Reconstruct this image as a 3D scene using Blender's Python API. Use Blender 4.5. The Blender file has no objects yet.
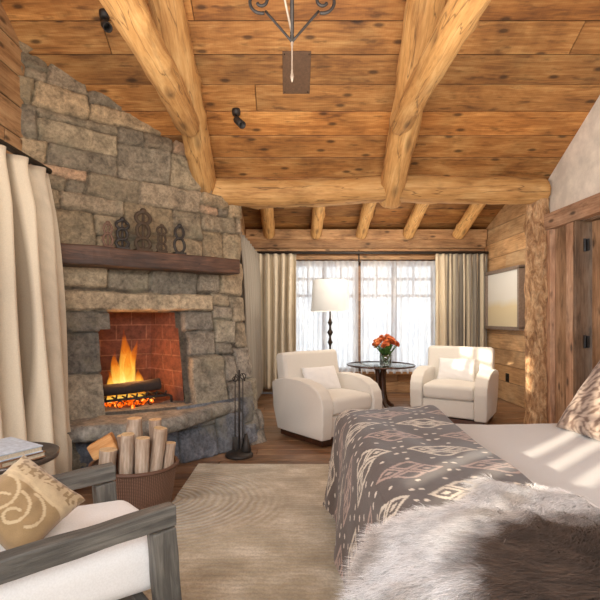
import bpy, bmesh, math, random
import numpy as np
from mathutils import Vector, Matrix, noise as mn
R = math.radians
rnd = random.Random(7)
SC = bpy.context.scene
COL = SC.collection

# ------------------------------------------------------------------ tagging
def tag(o, label=None, cat=None, group=None, kind=None):
    if label: o['label'] = label
    if cat: o['category'] = cat
    if group: o['group'] = group
    if kind: o['kind'] = kind
    return o

def empty(name, loc=(0, 0, 0), rz=0, label=None, cat=None, group=None):
    o = bpy.data.objects.new(name, None)
    COL.objects.link(o)
    o.location = loc
    o.rotation_euler = (0, 0, rz)
    o.empty_display_size = .1
    return tag(o, label, cat, group)

def link(name, me, mat=None, parent=None, loc=None, rot=None):
    o = bpy.data.objects.new(name, me)
    COL.objects.link(o)
    if mat is not None:
        if isinstance(mat, (list, tuple)):
            for m in mat: me.materials.append(m)
        else:
            me.materials.append(mat)
    if parent: o.parent = parent
    if loc is not None: o.location = loc
    if rot is not None: o.rotation_euler = rot
    return o

def set_col(me, cols, name='Col'):
    a = me.color_attributes.new(name, 'FLOAT_COLOR', 'POINT')
    c = np.ones((len(me.vertices), 4), dtype=np.float32)
    cols = np.asarray(cols, dtype=np.float32)
    c[:, :cols.shape[1]] = cols
    a.data.foreach_set('color', c.ravel())

def mesh(verts, faces, smooth=True, cols=None, uvs=None):
    me = bpy.data.meshes.new('m')
    me.from_pydata([tuple(v) for v in verts], [], [tuple(f) for f in faces])
    if smooth:
        me.polygons.foreach_set('use_smooth', [True] * len(me.polygons))
    if cols is not None: set_col(me, cols)
    if uvs is not None:
        uvl = me.uv_layers.new(name='UVMap')
        li = np.zeros(len(me.loops), dtype=np.int32)
        me.loops.foreach_get('vertex_index', li)
        uvl.data.foreach_set('uv', np.asarray(uvs, dtype=np.float32)[li].ravel())
    me.update()
    return me

def bm_mesh(bm, smooth=False):
    bmesh.ops.recalc_face_normals(bm, faces=bm.faces)
    me = bpy.data.meshes.new('m')
    bm.to_mesh(me)
    bm.free()
    if smooth:
        me.polygons.foreach_set('use_smooth', [True] * len(me.polygons))
    return me

def bx(bm, c, s, rot=None, bev=0.0, seg=2, taper=None):
    """bevelled box of full size s centred on c"""
    r = bmesh.ops.create_cube(bm, size=1.0)
    vs = r['verts']
    for v in vs:
        v.co = Vector((v.co.x * s[0], v.co.y * s[1], v.co.z * s[2]))
        if taper and v.co.z < 0:
            v.co.x *= taper; v.co.y *= taper
    if bev:
        es = list({e for v in vs for e in v.link_edges})
        r2 = bmesh.ops.bevel(bm, geom=es, offset=bev, segments=seg, profile=.5, affect='EDGES', clamp_overlap=True)
        vs = list({v for f in r2['faces'] for v in f.verts} | {v for v in vs if v.is_valid})
    M = Matrix.Translation(Vector(c))
    if rot is not None: M = M @ rot.to_4x4()
    for v in vs: v.co = M @ v.co
    return vs

def tube(bm, pts, r, seg=8, cap=True):
    pts = [Vector(p) for p in pts]
    n = len(pts)
    rs = r if isinstance(r, (list, tuple)) else [r] * n
    rings = []
    up = Vector((0, 0, 1))
    prev = None
    for i, p in enumerate(pts):
        d = (pts[min(i + 1, n - 1)] - pts[max(i - 1, 0)])
        d = d.normalized() if d.length > 1e-9 else Vector((0, 0, 1))
        if prev is None:
            a = d.cross(up)
            if a.length < .01: a = d.cross(Vector((1, 0, 0)))
            a.normalize()
        else:
            a = prev - d * prev.dot(d)
            a.normalize()
        prev = a
        b = d.cross(a)
        rings.append([bm.verts.new(p + (a * math.cos(2 * math.pi * k / seg) + b * math.sin(2 * math.pi * k / seg)) * rs[i]) for k in range(seg)])
    for i in range(n - 1):
        for k in range(seg):
            bm.faces.new((rings[i][k], rings[i][(k + 1) % seg], rings[i + 1][(k + 1) % seg], rings[i + 1][k]))
    if cap:
        bm.faces.new(rings[0]); bm.faces.new(rings[-1][::-1])

def lathe(bm, prof, c=(0, 0, 0), seg=32, cap=True):
    rings = []
    for r, z in prof:
        rings.append([bm.verts.new((c[0] + r * math.cos(2 * math.pi * k / seg), c[1] + r * math.sin(2 * math.pi * k / seg), c[2] + z)) for k in range(seg)])
    for i in range(len(prof) - 1):
        for k in range(seg):
            bm.faces.new((rings[i][k], rings[i][(k + 1) % seg], rings[i + 1][(k + 1) % seg], rings[i + 1][k]))
    if cap:
        bm.faces.new(rings[0]); bm.faces.new(rings[-1][::-1])

# ------------------------------------------------------------------ numpy noise
def _h(ix, iy, seed):
    n = (ix.astype(np.int64) * 374761393 + iy.astype(np.int64) * 668265263 + seed * 1442695041) & 0x7fffffff
    n = (n ^ (n >> 13)) * 1274126177 & 0x7fffffff
    n = n ^ (n >> 16)
    return (n & 0xffff) / 65535.0

def vn(x, y, seed=0):
    x = np.asarray(x, float); y = np.asarray(y, float)
    ix = np.floor(x); iy = np.floor(y)
    fx = x - ix; fy = y - iy
    fx = fx * fx * (3 - 2 * fx); fy = fy * fy * (3 - 2 * fy)
    a = _h(ix, iy, seed); b = _h(ix + 1, iy, seed); c = _h(ix, iy + 1, seed); d = _h(ix + 1, iy + 1, seed)
    return (a * (1 - fx) + b * fx) * (1 - fy) + (c * (1 - fx) + d * fx) * fy

def fbm(x, y, seed=0, o=4):
    s = 0; a = 1; t = 0
    for i in range(o):
        s = s + a * vn(x * 2 ** i, y * 2 ** i, seed + i * 17); t += a; a *= .5
    return s / t - .5

# ------------------------------------------------------------------ materials
class NT:
    def __init__(s, name):
        s.m = bpy.data.materials.new(name); s.m.use_nodes = True
        s.t = s.m.node_tree; s.t.nodes.clear()
        s.out = s.n('ShaderNodeOutputMaterial')
    def n(s, typ, **kw):
        nd = s.t.nodes.new(typ)
        for k, v in kw.items():
            if hasattr(nd, k): setattr(nd, k, v)
        return nd
    def l(s, a, b): s.t.links.new(a, b)
    def put(s, sock, v):
        if hasattr(v, 'is_output') or isinstance(v, bpy.types.NodeSocket): s.l(v, sock)
        else: sock.default_value = v
    def math(s, op, a, b=0.0, c=None, clamp=False):
        nd = s.n('ShaderNodeMath'); nd.operation = op; nd.use_clamp = clamp
        s.put(nd.inputs[0], a); s.put(nd.inputs[1], b)
        if c is not None: s.put(nd.inputs[2], c)
        return nd.outputs[0]
    def mix(s, f, a, b, mode='MIX'):
        nd = s.n('ShaderNodeMix'); nd.data_type = 'RGBA'; nd.blend_type = mode; nd.clamp_factor = True
        s.put(nd.inputs[0], f); s.put(nd.inputs[6], a); s.put(nd.inputs[7], b)
        return nd.outputs[2]
    def coord(s, kind='Object', scale=(1, 1, 1), off=None):
        tc = s.n('ShaderNodeTexCoord')
        mp = s.n('ShaderNodeMapping'); mp.inputs['Scale'].default_value = scale
        s.l(tc.outputs[kind], mp.inputs[0])
        if off is not None: s.put(mp.inputs['Location'], off)
        return mp.outputs[0]
    def noise(s, vec, scale, detail=4, rough=.55, dist=0.0):
        nd = s.n('ShaderNodeTexNoise'); s.l(vec, nd.inputs['Vector'])
        nd.inputs['Scale'].default_value = scale; nd.inputs['Detail'].default_value = detail
        nd.inputs['Roughness'].default_value = rough; nd.inputs['Distortion'].default_value = dist
        return nd.outputs['Fac']
    def ramp(s, f, stops):
        nd = s.n('ShaderNodeValToRGB'); cr = nd.color_ramp
        while len(cr.elements) < len(stops): cr.elements.new(.5)
        for e, (p, c) in zip(cr.elements, stops):
            e.position = p; e.color = (c, c, c, 1) if isinstance(c, (int, float)) else (*c[:3], 1)
        s.put(nd.inputs[0], f)
        return nd.outputs[0]
    def attr(s, name='Col'):
        nd = s.n('ShaderNodeAttribute'); nd.attribute_name = name
        return nd
    def bump(s, h, strength=.3, dist=.01, normal=None):
        nd = s.n('ShaderNodeBump'); nd.inputs['Strength'].default_value = strength; nd.inputs['Distance'].default_value = dist
        s.put(nd.inputs['Height'], h)
        if normal is not None: s.l(normal, nd.inputs['Normal'])
        return nd.outputs[0]
    def bsdf(s, col, rough=.6, normal=None, metal=0.0, **kw):
        b = s.n('ShaderNodeBsdfPrincipled')
        s.put(b.inputs['Base Color'], (*col, 1) if isinstance(col, tuple) and len(col) == 3 else col)
        s.put(b.inputs['Roughness'], rough); s.put(b.inputs['Metallic'], metal)
        if normal is not None: s.l(normal, b.inputs['Normal'])
        for k, v in kw.items(): s.put(b.inputs[k.replace('_', ' ')], v)
        s.l(b.outputs[0], s.out.inputs[0])
        return b

def c3(r, g, b):   # sRGB 0-255 -> linear
    f = lambda v: (v / 255 / 12.92) if v / 255 <= .04045 else ((v / 255 + .055) / 1.055) ** 2.4
    return (f(r), f(g), f(b))
def c4(r, g, b): return (*c3(r, g, b), 1)

def wood(name, dark, mid, light, kind='UV', axis_scale=(1, 1, 1), rough=.65, var=True, knots=True, bump=.35, cross=.0):
    """kind UV: u along the board in metres, v across.  kind Object: grain along local X"""
    t = NT(name)
    if kind == 'UV':
        g = t.coord('UV', (1.2, 14, 1)); g2 = t.coord('UV', (.9, 3.2, 1)); g3 = t.coord('UV', (1, 1, 1))
    else:
        g = t.coord('Object', (1.2, 16, 16)); g2 = t.coord('Object', (.9, 4, 4)); g3 = t.coord('Object', (1, 1, 1))
    n1 = t.noise(g, 3.0, 6, .65, .6)
    n2 = t.noise(g2, 1.6, 4, .6, .8)
    f = t.math('ADD', t.math('MULTIPLY', n1, .55), t.math('MULTIPLY', n2, .6))
    col = t.ramp(f, [(.38, dark), (.56, mid), (.74, light)])
    h = n1
    if knots:
        vo = t.n('ShaderNodeTexVoronoi'); vo.feature = 'F1'; vo.voronoi_dimensions = '2D' if kind == 'UV' else '3D'
        t.l(t.coord('UV', (2.0, 5.0, 1)) if kind == 'UV' else t.coord('Object', (2.0, 6, 6)), vo.inputs['Vector'])
        vo.inputs['Scale'].default_value = .85
        k = t.ramp(vo.outputs['Distance'], [(.04, 1.0), (.10, .0)] if kind == 'UV' else [(.06, .8), (.2, .0)])
        ring = t.ramp(vo.outputs['Distance'], [(.03, .0), (.16, .0), (.3, .0)])
        col = t.mix(t.math('MULTIPLY', k, .8), col, (*[x * .25 for x in dark], 1))
        n4 = t.noise(g2, 5.0, 3, .6)
        st = t.ramp(n4, [(.30, 1.0), (.43, 0.0)])
        col = t.mix(t.math('MULTIPLY', st, .55 if kind == 'UV' else .28), col, (*[x * .35 for x in dark], 1))
    if kind == 'Object' and knots:
        n5 = t.noise(t.coord('Object', (.45, 5, 5)), 1.6, 3, .5)
        ck = t.ramp(t.math('ABSOLUTE', t.math('SUBTRACT', n5, .5)), [(.0, 1.0), (.010, .0)])
        col = t.mix(t.math('MULTIPLY', ck, .75), col, (*[x * .3 for x in dark], 1))
    if cross > 0:      # saw marks across the board
        w = t.n('ShaderNodeTexWave'); w.wave_type = 'BANDS'; w.bands_direction = 'X'
        t.l(g3, w.inputs['Vector']); w.inputs['Scale'].default_value = 16; w.inputs['Distortion'].default_value = 1.5
        col = t.mix(t.math('MULTIPLY', w.outputs['Fac'], cross), col, t.mix(1.0, col, (.55, .5, .45, 1), 'MULTIPLY'))
    if var:
        a = t.attr('Col')
        col = t.mix(1.0, col, a.outputs['Color'], 'MULTIPLY')
    big = t.ramp(t.noise(g3, 2.3, 4, .6, .5), [(.36, .68), (.5, .97), (.64, 1.12)] if kind == 'UV' else [(.36, .84), (.5, 1.0), (.64, 1.08)])
    col = t.mix(.8, col, t.mix(1.0, col, big, 'MULTIPLY'))
    nb = t.bump(h, bump, .006)
    t.bsdf(col, rough, nb)
    return t.m

M = {}
M['ceil'] = wood('ceiling_boards', c3(104, 62, 28), c3(168, 110, 54), c3(204, 150, 86), cross=.10)
M['log'] = wood('peeled_log', c3(150, 98, 48), c3(196, 144, 82), c3(220, 174, 112), kind='Object', knots=True, bump=.5, rough=.75)
M['wallwood'] = wood('wall_boards', c3(124, 86, 52), c3(180, 134, 90), c3(210, 168, 120), cross=.1)
M['barn'] = wood('door_boards', c3(100, 70, 48), c3(154, 118, 86), c3(188, 152, 120))
M['trimwood'] = wood('door_trim', c3(106, 76, 54), c3(156, 118, 90), c3(192, 156, 126))
M['floor'] = wood('floor_boards', c3(84, 58, 40), c3(134, 98, 70), c3(166, 130, 98), rough=.35, knots=False, bump=.15)
def postmat():
    t = NT('hewn_post')
    n1 = t.noise(t.coord('Object', (2.2, 5, 5)), 3.2, 6, .68, .8); n2 = t.noise(t.coord('Object', (5, 12, 12)), 3, 4, .7)
    col = t.ramp(n1, [(.34, c3(124, 84, 50)), (.48, c3(182, 136, 92)), (.64, c3(222, 184, 138))])
    col = t.mix(.7, col, t.mix(1.0, col, t.ramp(n2, [(.36, .55), (.5, 1.0), (.66, 1.15)]), 'MULTIPLY'))
    t.bsdf(col, .75, t.bump(t.math('ADD', n1, n2), 1.0, .02)); return t.m
M['postlog'] = postmat()
M['alcovewood'] = wood('alcove_boards', c3(140, 98, 60), c3(200, 154, 106), c3(224, 184, 136), cross=.06, knots=False)
M['mantel'] = wood('mantel_timber', c3(34, 22, 16), c3(70, 46, 34), c3(108, 74, 54), kind='Object', var=False, bump=.8, rough=.6)
M['weathered'] = wood('weathered_oak', c3(44, 42, 39), c3(82, 78, 72), c3(122, 117, 108), kind='Object', var=False, knots=False, bump=.9, rough=.6)
M['darkwood'] = wood('dark_table_wood', c3(30, 16, 10), c3(58, 32, 20), c3(88, 52, 32), kind='Object', var=False, knots=False, rough=.35, bump=.1)
M['bark'] = wood('birch_bark', c3(110, 86, 68), c3(170, 142, 118), c3(214, 192, 170), kind='Object', var=False, knots=True, bump=.9, rough=.8)
M['cutwood'] = wood('cut_log_face', c3(190, 150, 104), c3(222, 190, 146), c3(238, 214, 174), kind='Object', var=False, knots=False, bump=.2)
M['orangewood'] = wood('split_log_face', c3(168, 104, 54), c3(206, 144, 84), c3(226, 176, 116), kind='Object', var=False, knots=False, bump=.3)

def stone_mat():
    t = NT('fieldstone')
    a = t.attr('Col')
    co = t.coord('Object', (1, 1, 1))
    n1 = t.noise(co, 9, 8, .7, .4); n2 = t.noise(co, 38, 5, .7); n3 = t.noise(co, 3.5, 4, .6)
    f = t.ramp(n1, [(.33, .50), (.5, 1.0), (.68, 1.45)])
    col = t.mix(1.0, a.outputs['Color'], f, 'MULTIPLY')
    f2 = t.ramp(n2, [(.35, .55), (.55, 1.05), (.7, 1.25)])
    col = t.mix(.8, col, t.mix(1.0, col, f2, 'MULTIPLY'))
    li = t.ramp(n3, [(.55, 0.0), (.68, .35)])
    col = t.mix(li, col, c4(150, 140, 112))
    h = t.math('ADD', n1, t.math('MULTIPLY', n2, .5))
    t.bsdf(col, .9, t.bump(h, .9, .02))
    return t.m
M['stone'] = stone_mat()

def fabric(name, col, col2=None, scale=180, rough=.95, bump=.25, vc=False, sheen=.2, mott=.0):
    t = NT(name)
    co = t.coord('Object')
    n = t.noise(co, scale, 2, .5)
    base = t.attr('Col').outputs['Color'] if vc else (*col, 1)
    d = t.mix(1.0, base, (.93, .925, .92, 1), 'MULTIPLY')
    c = t.mix(t.ramp(n, [(.35, 0.0), (.65, 1.0)]), d, base)
    if mott:
        n3 = t.noise(co, 6, 4, .6)
        c = t.mix(t.math('MULTIPLY', t.ramp(n3, [(.4, 0.0), (.65, 1.0)]), mott), c, t.mix(1.0, c, (.7, .68, .66, 1), 'MULTIPLY'))
    t.bsdf(c, rough, t.bump(n, bump, .002), Sheen_Weight=sheen)
    return t.m
M['linen'] = fabric('cream_linen', c3(222, 214, 202))
M['white'] = fabric('white_canvas', c3(236, 232, 228))
M['sheet'] = fabric('white_sheet', c3(206, 204, 202), scale=300, bump=.1)
M['cloth_vc'] = fabric('woven_blanket', (1, 1, 1), vc=True, scale=240, bump=.4)
M['curtain_vc'] = fabric('curtain_cloth', (1, 1, 1), vc=True, scale=150, bump=.2, sheen=.1)

def simple(name, col, rough=.5, metal=0.0, bump=0, bscale=40, **kw):
    t = NT(name)
    co = t.coord('Object'); n = t.noise(co, bscale, 4, .6)
    c = t.mix(t.ramp(n, [(.35, 0.0), (.65, 1.0)]), (*[x * .72 for x in col], 1), (*col, 1))
    t.bsdf(c, rough, t.bump(n, bump, .005) if bump else None, metal, **kw)
    return t.m
M['iron'] = simple('wrought_iron', c3(66, 60, 56), .55, .6, .3)
M['rust'] = simple('rusty_iron', c3(84, 66, 50), .8, .3, .6, 60)
M['rust2'] = simple('pinkish_rusty_iron', c3(128, 96, 78), .8, .2, .6, 60)
M['bronze'] = simple('dark_bronze', c3(66, 50, 38), .45, .7, .1)
M['palemetal'] = simple('pale_metal', c3(190, 170, 150), .4, .5)
M['plaster'] = simple('cream_plaster', c3(246, 238, 224), .9, 0, .06, 5)
M['char'] = simple('charred_wood', c3(50, 40, 36), .9, 0, 1.0, 25)
M['black'] = simple('black_plastic', c3(28, 26, 25), .4)
M['framewood'] = simple('grey_frame', c3(140, 122, 108), .6, 0, .2)
M['shade'] = None
def shade():
    t = NT('lamp_shade_linen')
    co = t.coord('Object'); n = t.noise(co, 150, 2, .5)
    d = t.n('ShaderNodeBsdfDiffuse'); t.put(d.inputs[0], c4(220, 218, 214))
    tr = t.n('ShaderNodeBsdfTranslucent'); t.put(tr.inputs[0], c4(236, 236, 236))
    mx = t.n('ShaderNodeMixShader'); mx.inputs[0].default_value = .3
    t.l(d.outputs[0], mx.inputs[1]); t.l(tr.outputs[0], mx.inputs[2])
    t.l(mx.outputs[0], t.out.inputs[0]); return t.m
M['shade'] = shade()
def sheer():
    t = NT('sheer_voile')
    co = t.coord('Object', (1, 1, .35))
    n = t.noise(co, 5, 5, .65)
    a = t.attr('Col')
    col = t.mix(t.ramp(n, [(.4, 0.0), (.6, 1.0)]), c4(226, 227, 230), c4(250, 249, 247))
    d = t.n('ShaderNodeBsdfDiffuse'); t.l(col, d.inputs[0])
    tl = t.n('ShaderNodeBsdfTranslucent'); t.l(col, tl.inputs[0])
    tp = t.n('ShaderNodeBsdfTransparent')
    m1 = t.n('ShaderNodeMixShader'); m1.inputs[0].default_value = .72
    t.l(d.outputs[0], m1.inputs[1]); t.l(tl.outputs[0], m1.inputs[2])
    m2 = t.n('ShaderNodeMixShader')
    t.l(a.outputs['Fac'], m2.inputs[0])
    t.l(m1.outputs[0], m2.inputs[2]); t.l(tp.outputs[0], m2.inputs[1])
    t.l(m2.outputs[0], t.out.inputs[0]); return t.m
M['sheer'] = sheer()
def glass(name='window_glass', tint=(.97, .98, .98), gl=.08):
    t = NT(name)
    tp = t.n('ShaderNodeBsdfTransparent'); t.put(tp.inputs[0], (*tint, 1))
    g = t.n('ShaderNodeBsdfGlossy'); g.inputs['Roughness'].default_value = .03
    lw = t.n('ShaderNodeLayerWeight'); lw.inputs[0].default_value = .25
    f = t.math('ADD', t.math('MULTIPLY', lw.outputs['Fresnel'], .6), gl, clamp=True)
    mx = t.n('ShaderNodeMixShader'); t.l(f, mx.inputs[0])
    t.l(tp.outputs[0], mx.inputs[1]); t.l(g.outputs[0], mx.inputs[2])
    t.l(mx.outputs[0], t.out.inputs[0]); return t.m
M['glass'] = glass()
M['tglass'] = glass('table_glass', (.80, .84, .82), .14)
def brick():
    t = NT('firebrick')
    co = t.coord('UV')
    b = t.n('ShaderNodeTexBrick'); t.l(co, b.inputs['Vector'])
    b.inputs['Color1'].default_value = c4(122, 72, 54); b.inputs['Color2'].default_value = c4(92, 54, 42)
    b.inputs['Mortar'].default_value = c4(134, 92, 72); b.inputs['Scale'].default_value = 1
    b.inputs['Mortar Size'].default_value = .006; b.inputs['Brick Width'].default_value = .30; b.inputs['Row Height'].default_value = .15
    n = t.noise(co, 14, 5, .7)
    col = t.mix(1.0, b.outputs[0], t.ramp(n, [(.3, .45), (.7, 1.3)]), 'MULTIPLY')
    t.bsdf(col, .9, t.bump(b.outputs['Fac'], -.5, .01)); return t.m
M['brick'] = brick()
def flame():
    t = NT('flame')
    tc = t.n('ShaderNodeTexCoord'); sp = t.n('ShaderNodeSeparateXYZ'); t.l(tc.outputs['Generated'], sp.inputs[0])
    z = sp.outputs[2]
    n = t.noise(t.coord('Object', (1, 1, .35)), 22, 3, .6, 1.0)
    zz = t.math('ADD', z, t.math('MULTIPLY', t.math('SUBTRACT', n, .5), .5))
    col = t.ramp(zz, [(.0, c3(255, 232, 130)), (.3, c3(255, 190, 70)), (.6, c3(255, 130, 24)), (1.0, c3(225, 70, 8))])
    em = t.n('ShaderNodeEmission'); t.l(col, em.inputs[0])
    t.put(em.inputs[1], t.math('MULTIPLY', t.ramp(zz, [(0.0, 1.0), (.5, .8), (1.0, .5)]), 1.25))
    lw = t.n('ShaderNodeLayerWeight'); lw.inputs[0].default_value = .4
    fac = t.math('MULTIPLY', t.math('SUBTRACT', 1.0, lw.outputs['Facing']), t.ramp(zz, [(0.0, .9), (.5, .6), (.85, .12), (1.0, .0)]), clamp=True)
    tp = t.n('ShaderNodeBsdfTransparent')
    mx = t.n('ShaderNodeMixShader'); t.l(fac, mx.inputs[0]); t.l(tp.outputs[0], mx.inputs[1]); t.l(em.outputs[0], mx.inputs[2])
    t.l(mx.outputs[0], t.out.inputs[0]); return t.m
M['flame'] = flame()
def ember():
    t = NT('glowing_embers')
    n = t.noise(t.coord('Object'), 30, 4, .7)
    em = t.n('ShaderNodeEmission'); t.l(t.ramp(n, [(.4, c3(60, 10, 2)), (.55, c3(255, 90, 10)), (.7, c3(255, 210, 90))]), em.inputs[0])
    t.put(em.inputs[1], 1.6); t.l(em.outputs[0], t.out.inputs[0]); return t.m
M['ember'] = ember()

# ------------------------------------------------------------------ board builder
def boards(name, org, u, v, n, vb, ulen, thick=.03, gap=.006, mat=None, lo=1.6, hi=3.6, seed=1, tone=(.72, 1.12), clip=None, kind='structure', split=True, warm=.05, holes=()):
    """boards running along u, stacked along v (boundaries vb), front face on the plane; one mesh"""
    rg = random.Random(seed)
    org = Vector(org); u = Vector(u); v = Vector(v); n = Vector(n)
    V = []; F = []; C = []; UV = []
    def one(a0, a1, b0, b1):
        k = rg.uniform(*tone); w = rg.uniform(-warm, warm)
        col = (k * (1 + w), k, k * (1 - w * 1.5))
        uo = rg.uniform(0, 40); vo = rg.uniform(0, 40)
        g = gap / 2; d = rg.uniform(0, .004)
        b = len(V); e = .004
        pts = [(a0 + g, b0 + g), (a1 - g, b0 + g), (a1 - g, b1 - g), (a0 + g, b1 - g)]
        ins = [(a0 + g + e, b0 + g + e), (a1 - g - e, b0 + g + e), (a1 - g - e, b1 - g - e), (a0 + g + e, b1 - g - e)]
        full = [(a0, b0), (a1, b0), (a1, b1), (a0, b1)]
        for (p, q) in full: V.append(org + u * p + v * q - n * thick)
        for (p, q) in full: V.append(org + u * p + v * q - n * (e + d + .010))
        for (p, q) in pts: V.append(org + u * p + v * q - n * (e + d + .0098))
        for (p, q) in pts: V.append(org + u * p + v * q - n * (e + d))
        for (p, q) in ins: V.append(org + u * p + v * q - n * d)
        dk = tuple(x * .35 for x in col)
        C.extend([dk] * 12 + [col] * 8)
        for (p, q) in full + full + pts + pts + ins: UV.append((p + uo, q + vo))
        for s in (0, 4, 8, 12):
            for i in range(4):
                j = (i + 1) % 4
                F.append((b + s + i, b + s + j, b + s + 4 + j, b + s + 4 + i))
        F.append((b + 16, b + 17, b + 18, b + 19)); F.append((b + 3, b + 2, b + 1, b))
    for i in range(len(vb) - 1):
        b0, b1 = vb[i], vb[i + 1]
        lo_u, hi_u = (0, ulen) if clip is None else clip(b0, b1)
        a = lo_u
        cuts = [lo_u]
        if split:
            a = lo_u + rg.uniform(.3, hi)
            while a < hi_u - .4:
                cuts.append(a); a += rg.uniform(lo, hi)
        cuts.append(hi_u)
        for k in range(len(cuts) - 1):
            segs = [(cuts[k], cuts[k + 1])]
            for (h0, h1, g0, g1) in holes:
                if b0 >= g0 - 1e-4 and b1 <= g1 + 1e-4:
                    ns = []
                    for (p, q) in segs:
                        if q <= h0 or p >= h1: ns.append((p, q)); continue
                        if p < h0: ns.append((p, h0))
                        if q > h1: ns.append((h1, q))
                    segs = ns
            for (p, q) in segs:
                if q - p > .02: one(p, q, b0, b1)
    o = link(name, mesh(V, F, False, C, UV), mat)
    if kind: o['kind'] = kind
    return o

def rng(a, b, s, jit=0, seed=0):
    rg = random.Random(seed)
    r = [a]
    while r[-1] + s * 1.3 < b: r.append(r[-1] + s * (1 + rg.uniform(-jit, jit)))
    r.append(b); return r

# ================================================================== ROOM SHELL
XL, XR = -2.15, 2.73
YB = 4.75
FAR = 7.5
AXL, AXR = -.74, 3.25
SL = .63
def zc(y): return 2.72 + SL * (YB - y)
RIDGE = 1.0
NEAR = -2.6
# floor
boards('floor', (-2.4, NEAR - .2, 0), (1, 0, 0), (0, 1, 0), (0, 0, 1), rng(0, FAR - NEAR + .3, .16, .1, 3), 5.8, .04, .004, M['floor'], seed=4, tone=(.8, 1.15))
def slab(name, c, s, mat, kind='structure'):
    bm = bmesh.new(); bx(bm, c, s); o = link(name, bm_mesh(bm), mat); o['kind'] = kind; return o
slab('floor_slab', (.5, 2.5, -.12), (5.9, 10.4, .12), M['plaster'])
# main ceiling, boards run along X and stack up the slope
cs = 1 / math.sqrt(1 + SL * SL)
vd = Vector((0, -cs, SL * cs))
nn = Vector((0, -SL * cs, -cs))
Lr = (YB + .12 - RIDGE) / cs
st = .252
vb = [0] + [(.01 + .12) / cs + .0 + st * k for k in range(0, int(Lr / st) + 1)]
vb = [b for b in vb if b < Lr - .1] + [Lr]
boards('ceiling', (XL - .1, YB + .12, zc(YB + .12)), (1, 0, 0), vd, nn, vb, XR - XL + .2, .04, .006, M['ceil'], lo=2.6, hi=6.0, seed=11, tone=(.62, 1.15), warm=.07)
vd2 = Vector((0, -cs, -SL * cs))
n2 = Vector((0, SL * cs, -cs))
boards('ceiling', (XL - .1, RIDGE, zc(RIDGE)), (1, 0, 0), vd2, n2, rng(0, (RIDGE - NEAR) / cs, .25), XR - XL + .2, .04, .006, M['ceil'], seed=12, tone=(.7, 1.1))
# alcove ceiling
ASL = .35
acs = 1 / math.sqrt(1 + ASL * ASL)
def za(y): return 2.72 + ASL * (FAR - y)
boards('ceiling_alcove', (AXL - .1, FAR, za(FAR)), (1, 0, 0), Vector((0, -acs, ASL * acs)), Vector((0, -ASL * acs, -acs)), rng(0, (FAR - YB - .13) / acs, .2), AXR - AXL + .2, .04, .006, M['ceil'], seed=13, tone=(.42, .8))
# board over the beam, closing between both ceilings
boards('trim_1', (AXL - .1, YB + .12, 2.72), (1, 0, 0), (0, 0, 1), (0, 1, 0), rng(0, .95, .24), AXR - AXL + .2, .03, .004, M['ceil'], seed=14)
# far wall with the window opening
WX0, WX1, WZ0, WZ1 = .02, 2.42, .36, 2.18
hz = [0, .18, .36] + [.36 + (2.18 - .36) / 7 * k for k in range(1, 8)] + [2.45, 2.78]
boards('wall_far', (AXL - .1, FAR, 0), (1, 0, 0), (0, 0, 1), (0, -1, 0), hz, AXR - AXL + .2, .05, .006, M['wallwood'], seed=15, tone=(.85, 1.15), holes=((WX0 - AXL + .1, WX1 - AXL + .1, WZ0, WZ1),))
# alcove right wall, left wall
az = [k * .24 + .05 for k in range(0, 16)]; az[0] = 0
def clipR(b0, b1):
    y1 = FAR if b1 < 2.72 else min(FAR, FAR - (b1 - 2.72) / ASL + .8)
    return (0, y1 - YB)
boards('wall_right_alcove', (AXR, YB, 0), (0, 1, 0), (0, 0, 1), (-1, 0, 0), az, FAR - YB, .05, .006, M['alcovewood'], seed=16, tone=(.8, 1.12), clip=clipR)
boards('wall_left_alcove', (AXL, YB, 0), (0, 1, 0), (0, 0, 1), (1, 0, 0), az, FAR - YB, .05, .012, M['wallwood'], seed=17, tone=(.85, 1.1), clip=clipR)
boards('wall_return_right', (XR + .0, YB + .13, 0), (1, 0, 0), (0, 0, 1), (0, 1, 0), az[:15], AXR - XR + .05, .05, .01, M['wallwood'], seed=18)
slab('wall_return_left', ((XL + AXL) / 2 - .1, YB + .42, 1.8), (AXL - XL + .1, .06, 3.6), M['wallwood'])
# main left wall with the unseen high window openings shaped to aim the sun patches (sun comes in here, partly behind the curtain)
lz = [.2467 * k for k in range(0, 7)] + [1.72, 1.96, 2.2, 2.45] + [2.45 + .24 * k for k in range(1, 11)]
SPLIT = [(-2.1, -1.45, 1.55, 2.0), ]
def clipL(b0, b1):
    lim = YB if b1 < 2.72 else YB - (b1 - 2.72) / SL + .35
    lo = 0 if b1 < zc(RIDGE) - SL * (RIDGE - NEAR) else (b1 - (zc(RIDGE) - SL * (RIDGE - NEAR))) / SL - .35
    return (max(0, lo), lim - NEAR)
LW = ((.35, 2.75),)
boards('wall_left', (XL, NEAR, 0), (0, 1, 0), (0, 0, 1), (1, 0, 0), lz, 8, .06, .012, M['wallwood'], seed=19, tone=(.75, 1.0), clip=clipL,
       holes=((3.15, 5.0, 1.96, 2.45), (1.35, 2.0, 1.48, 2.45)))
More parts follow.
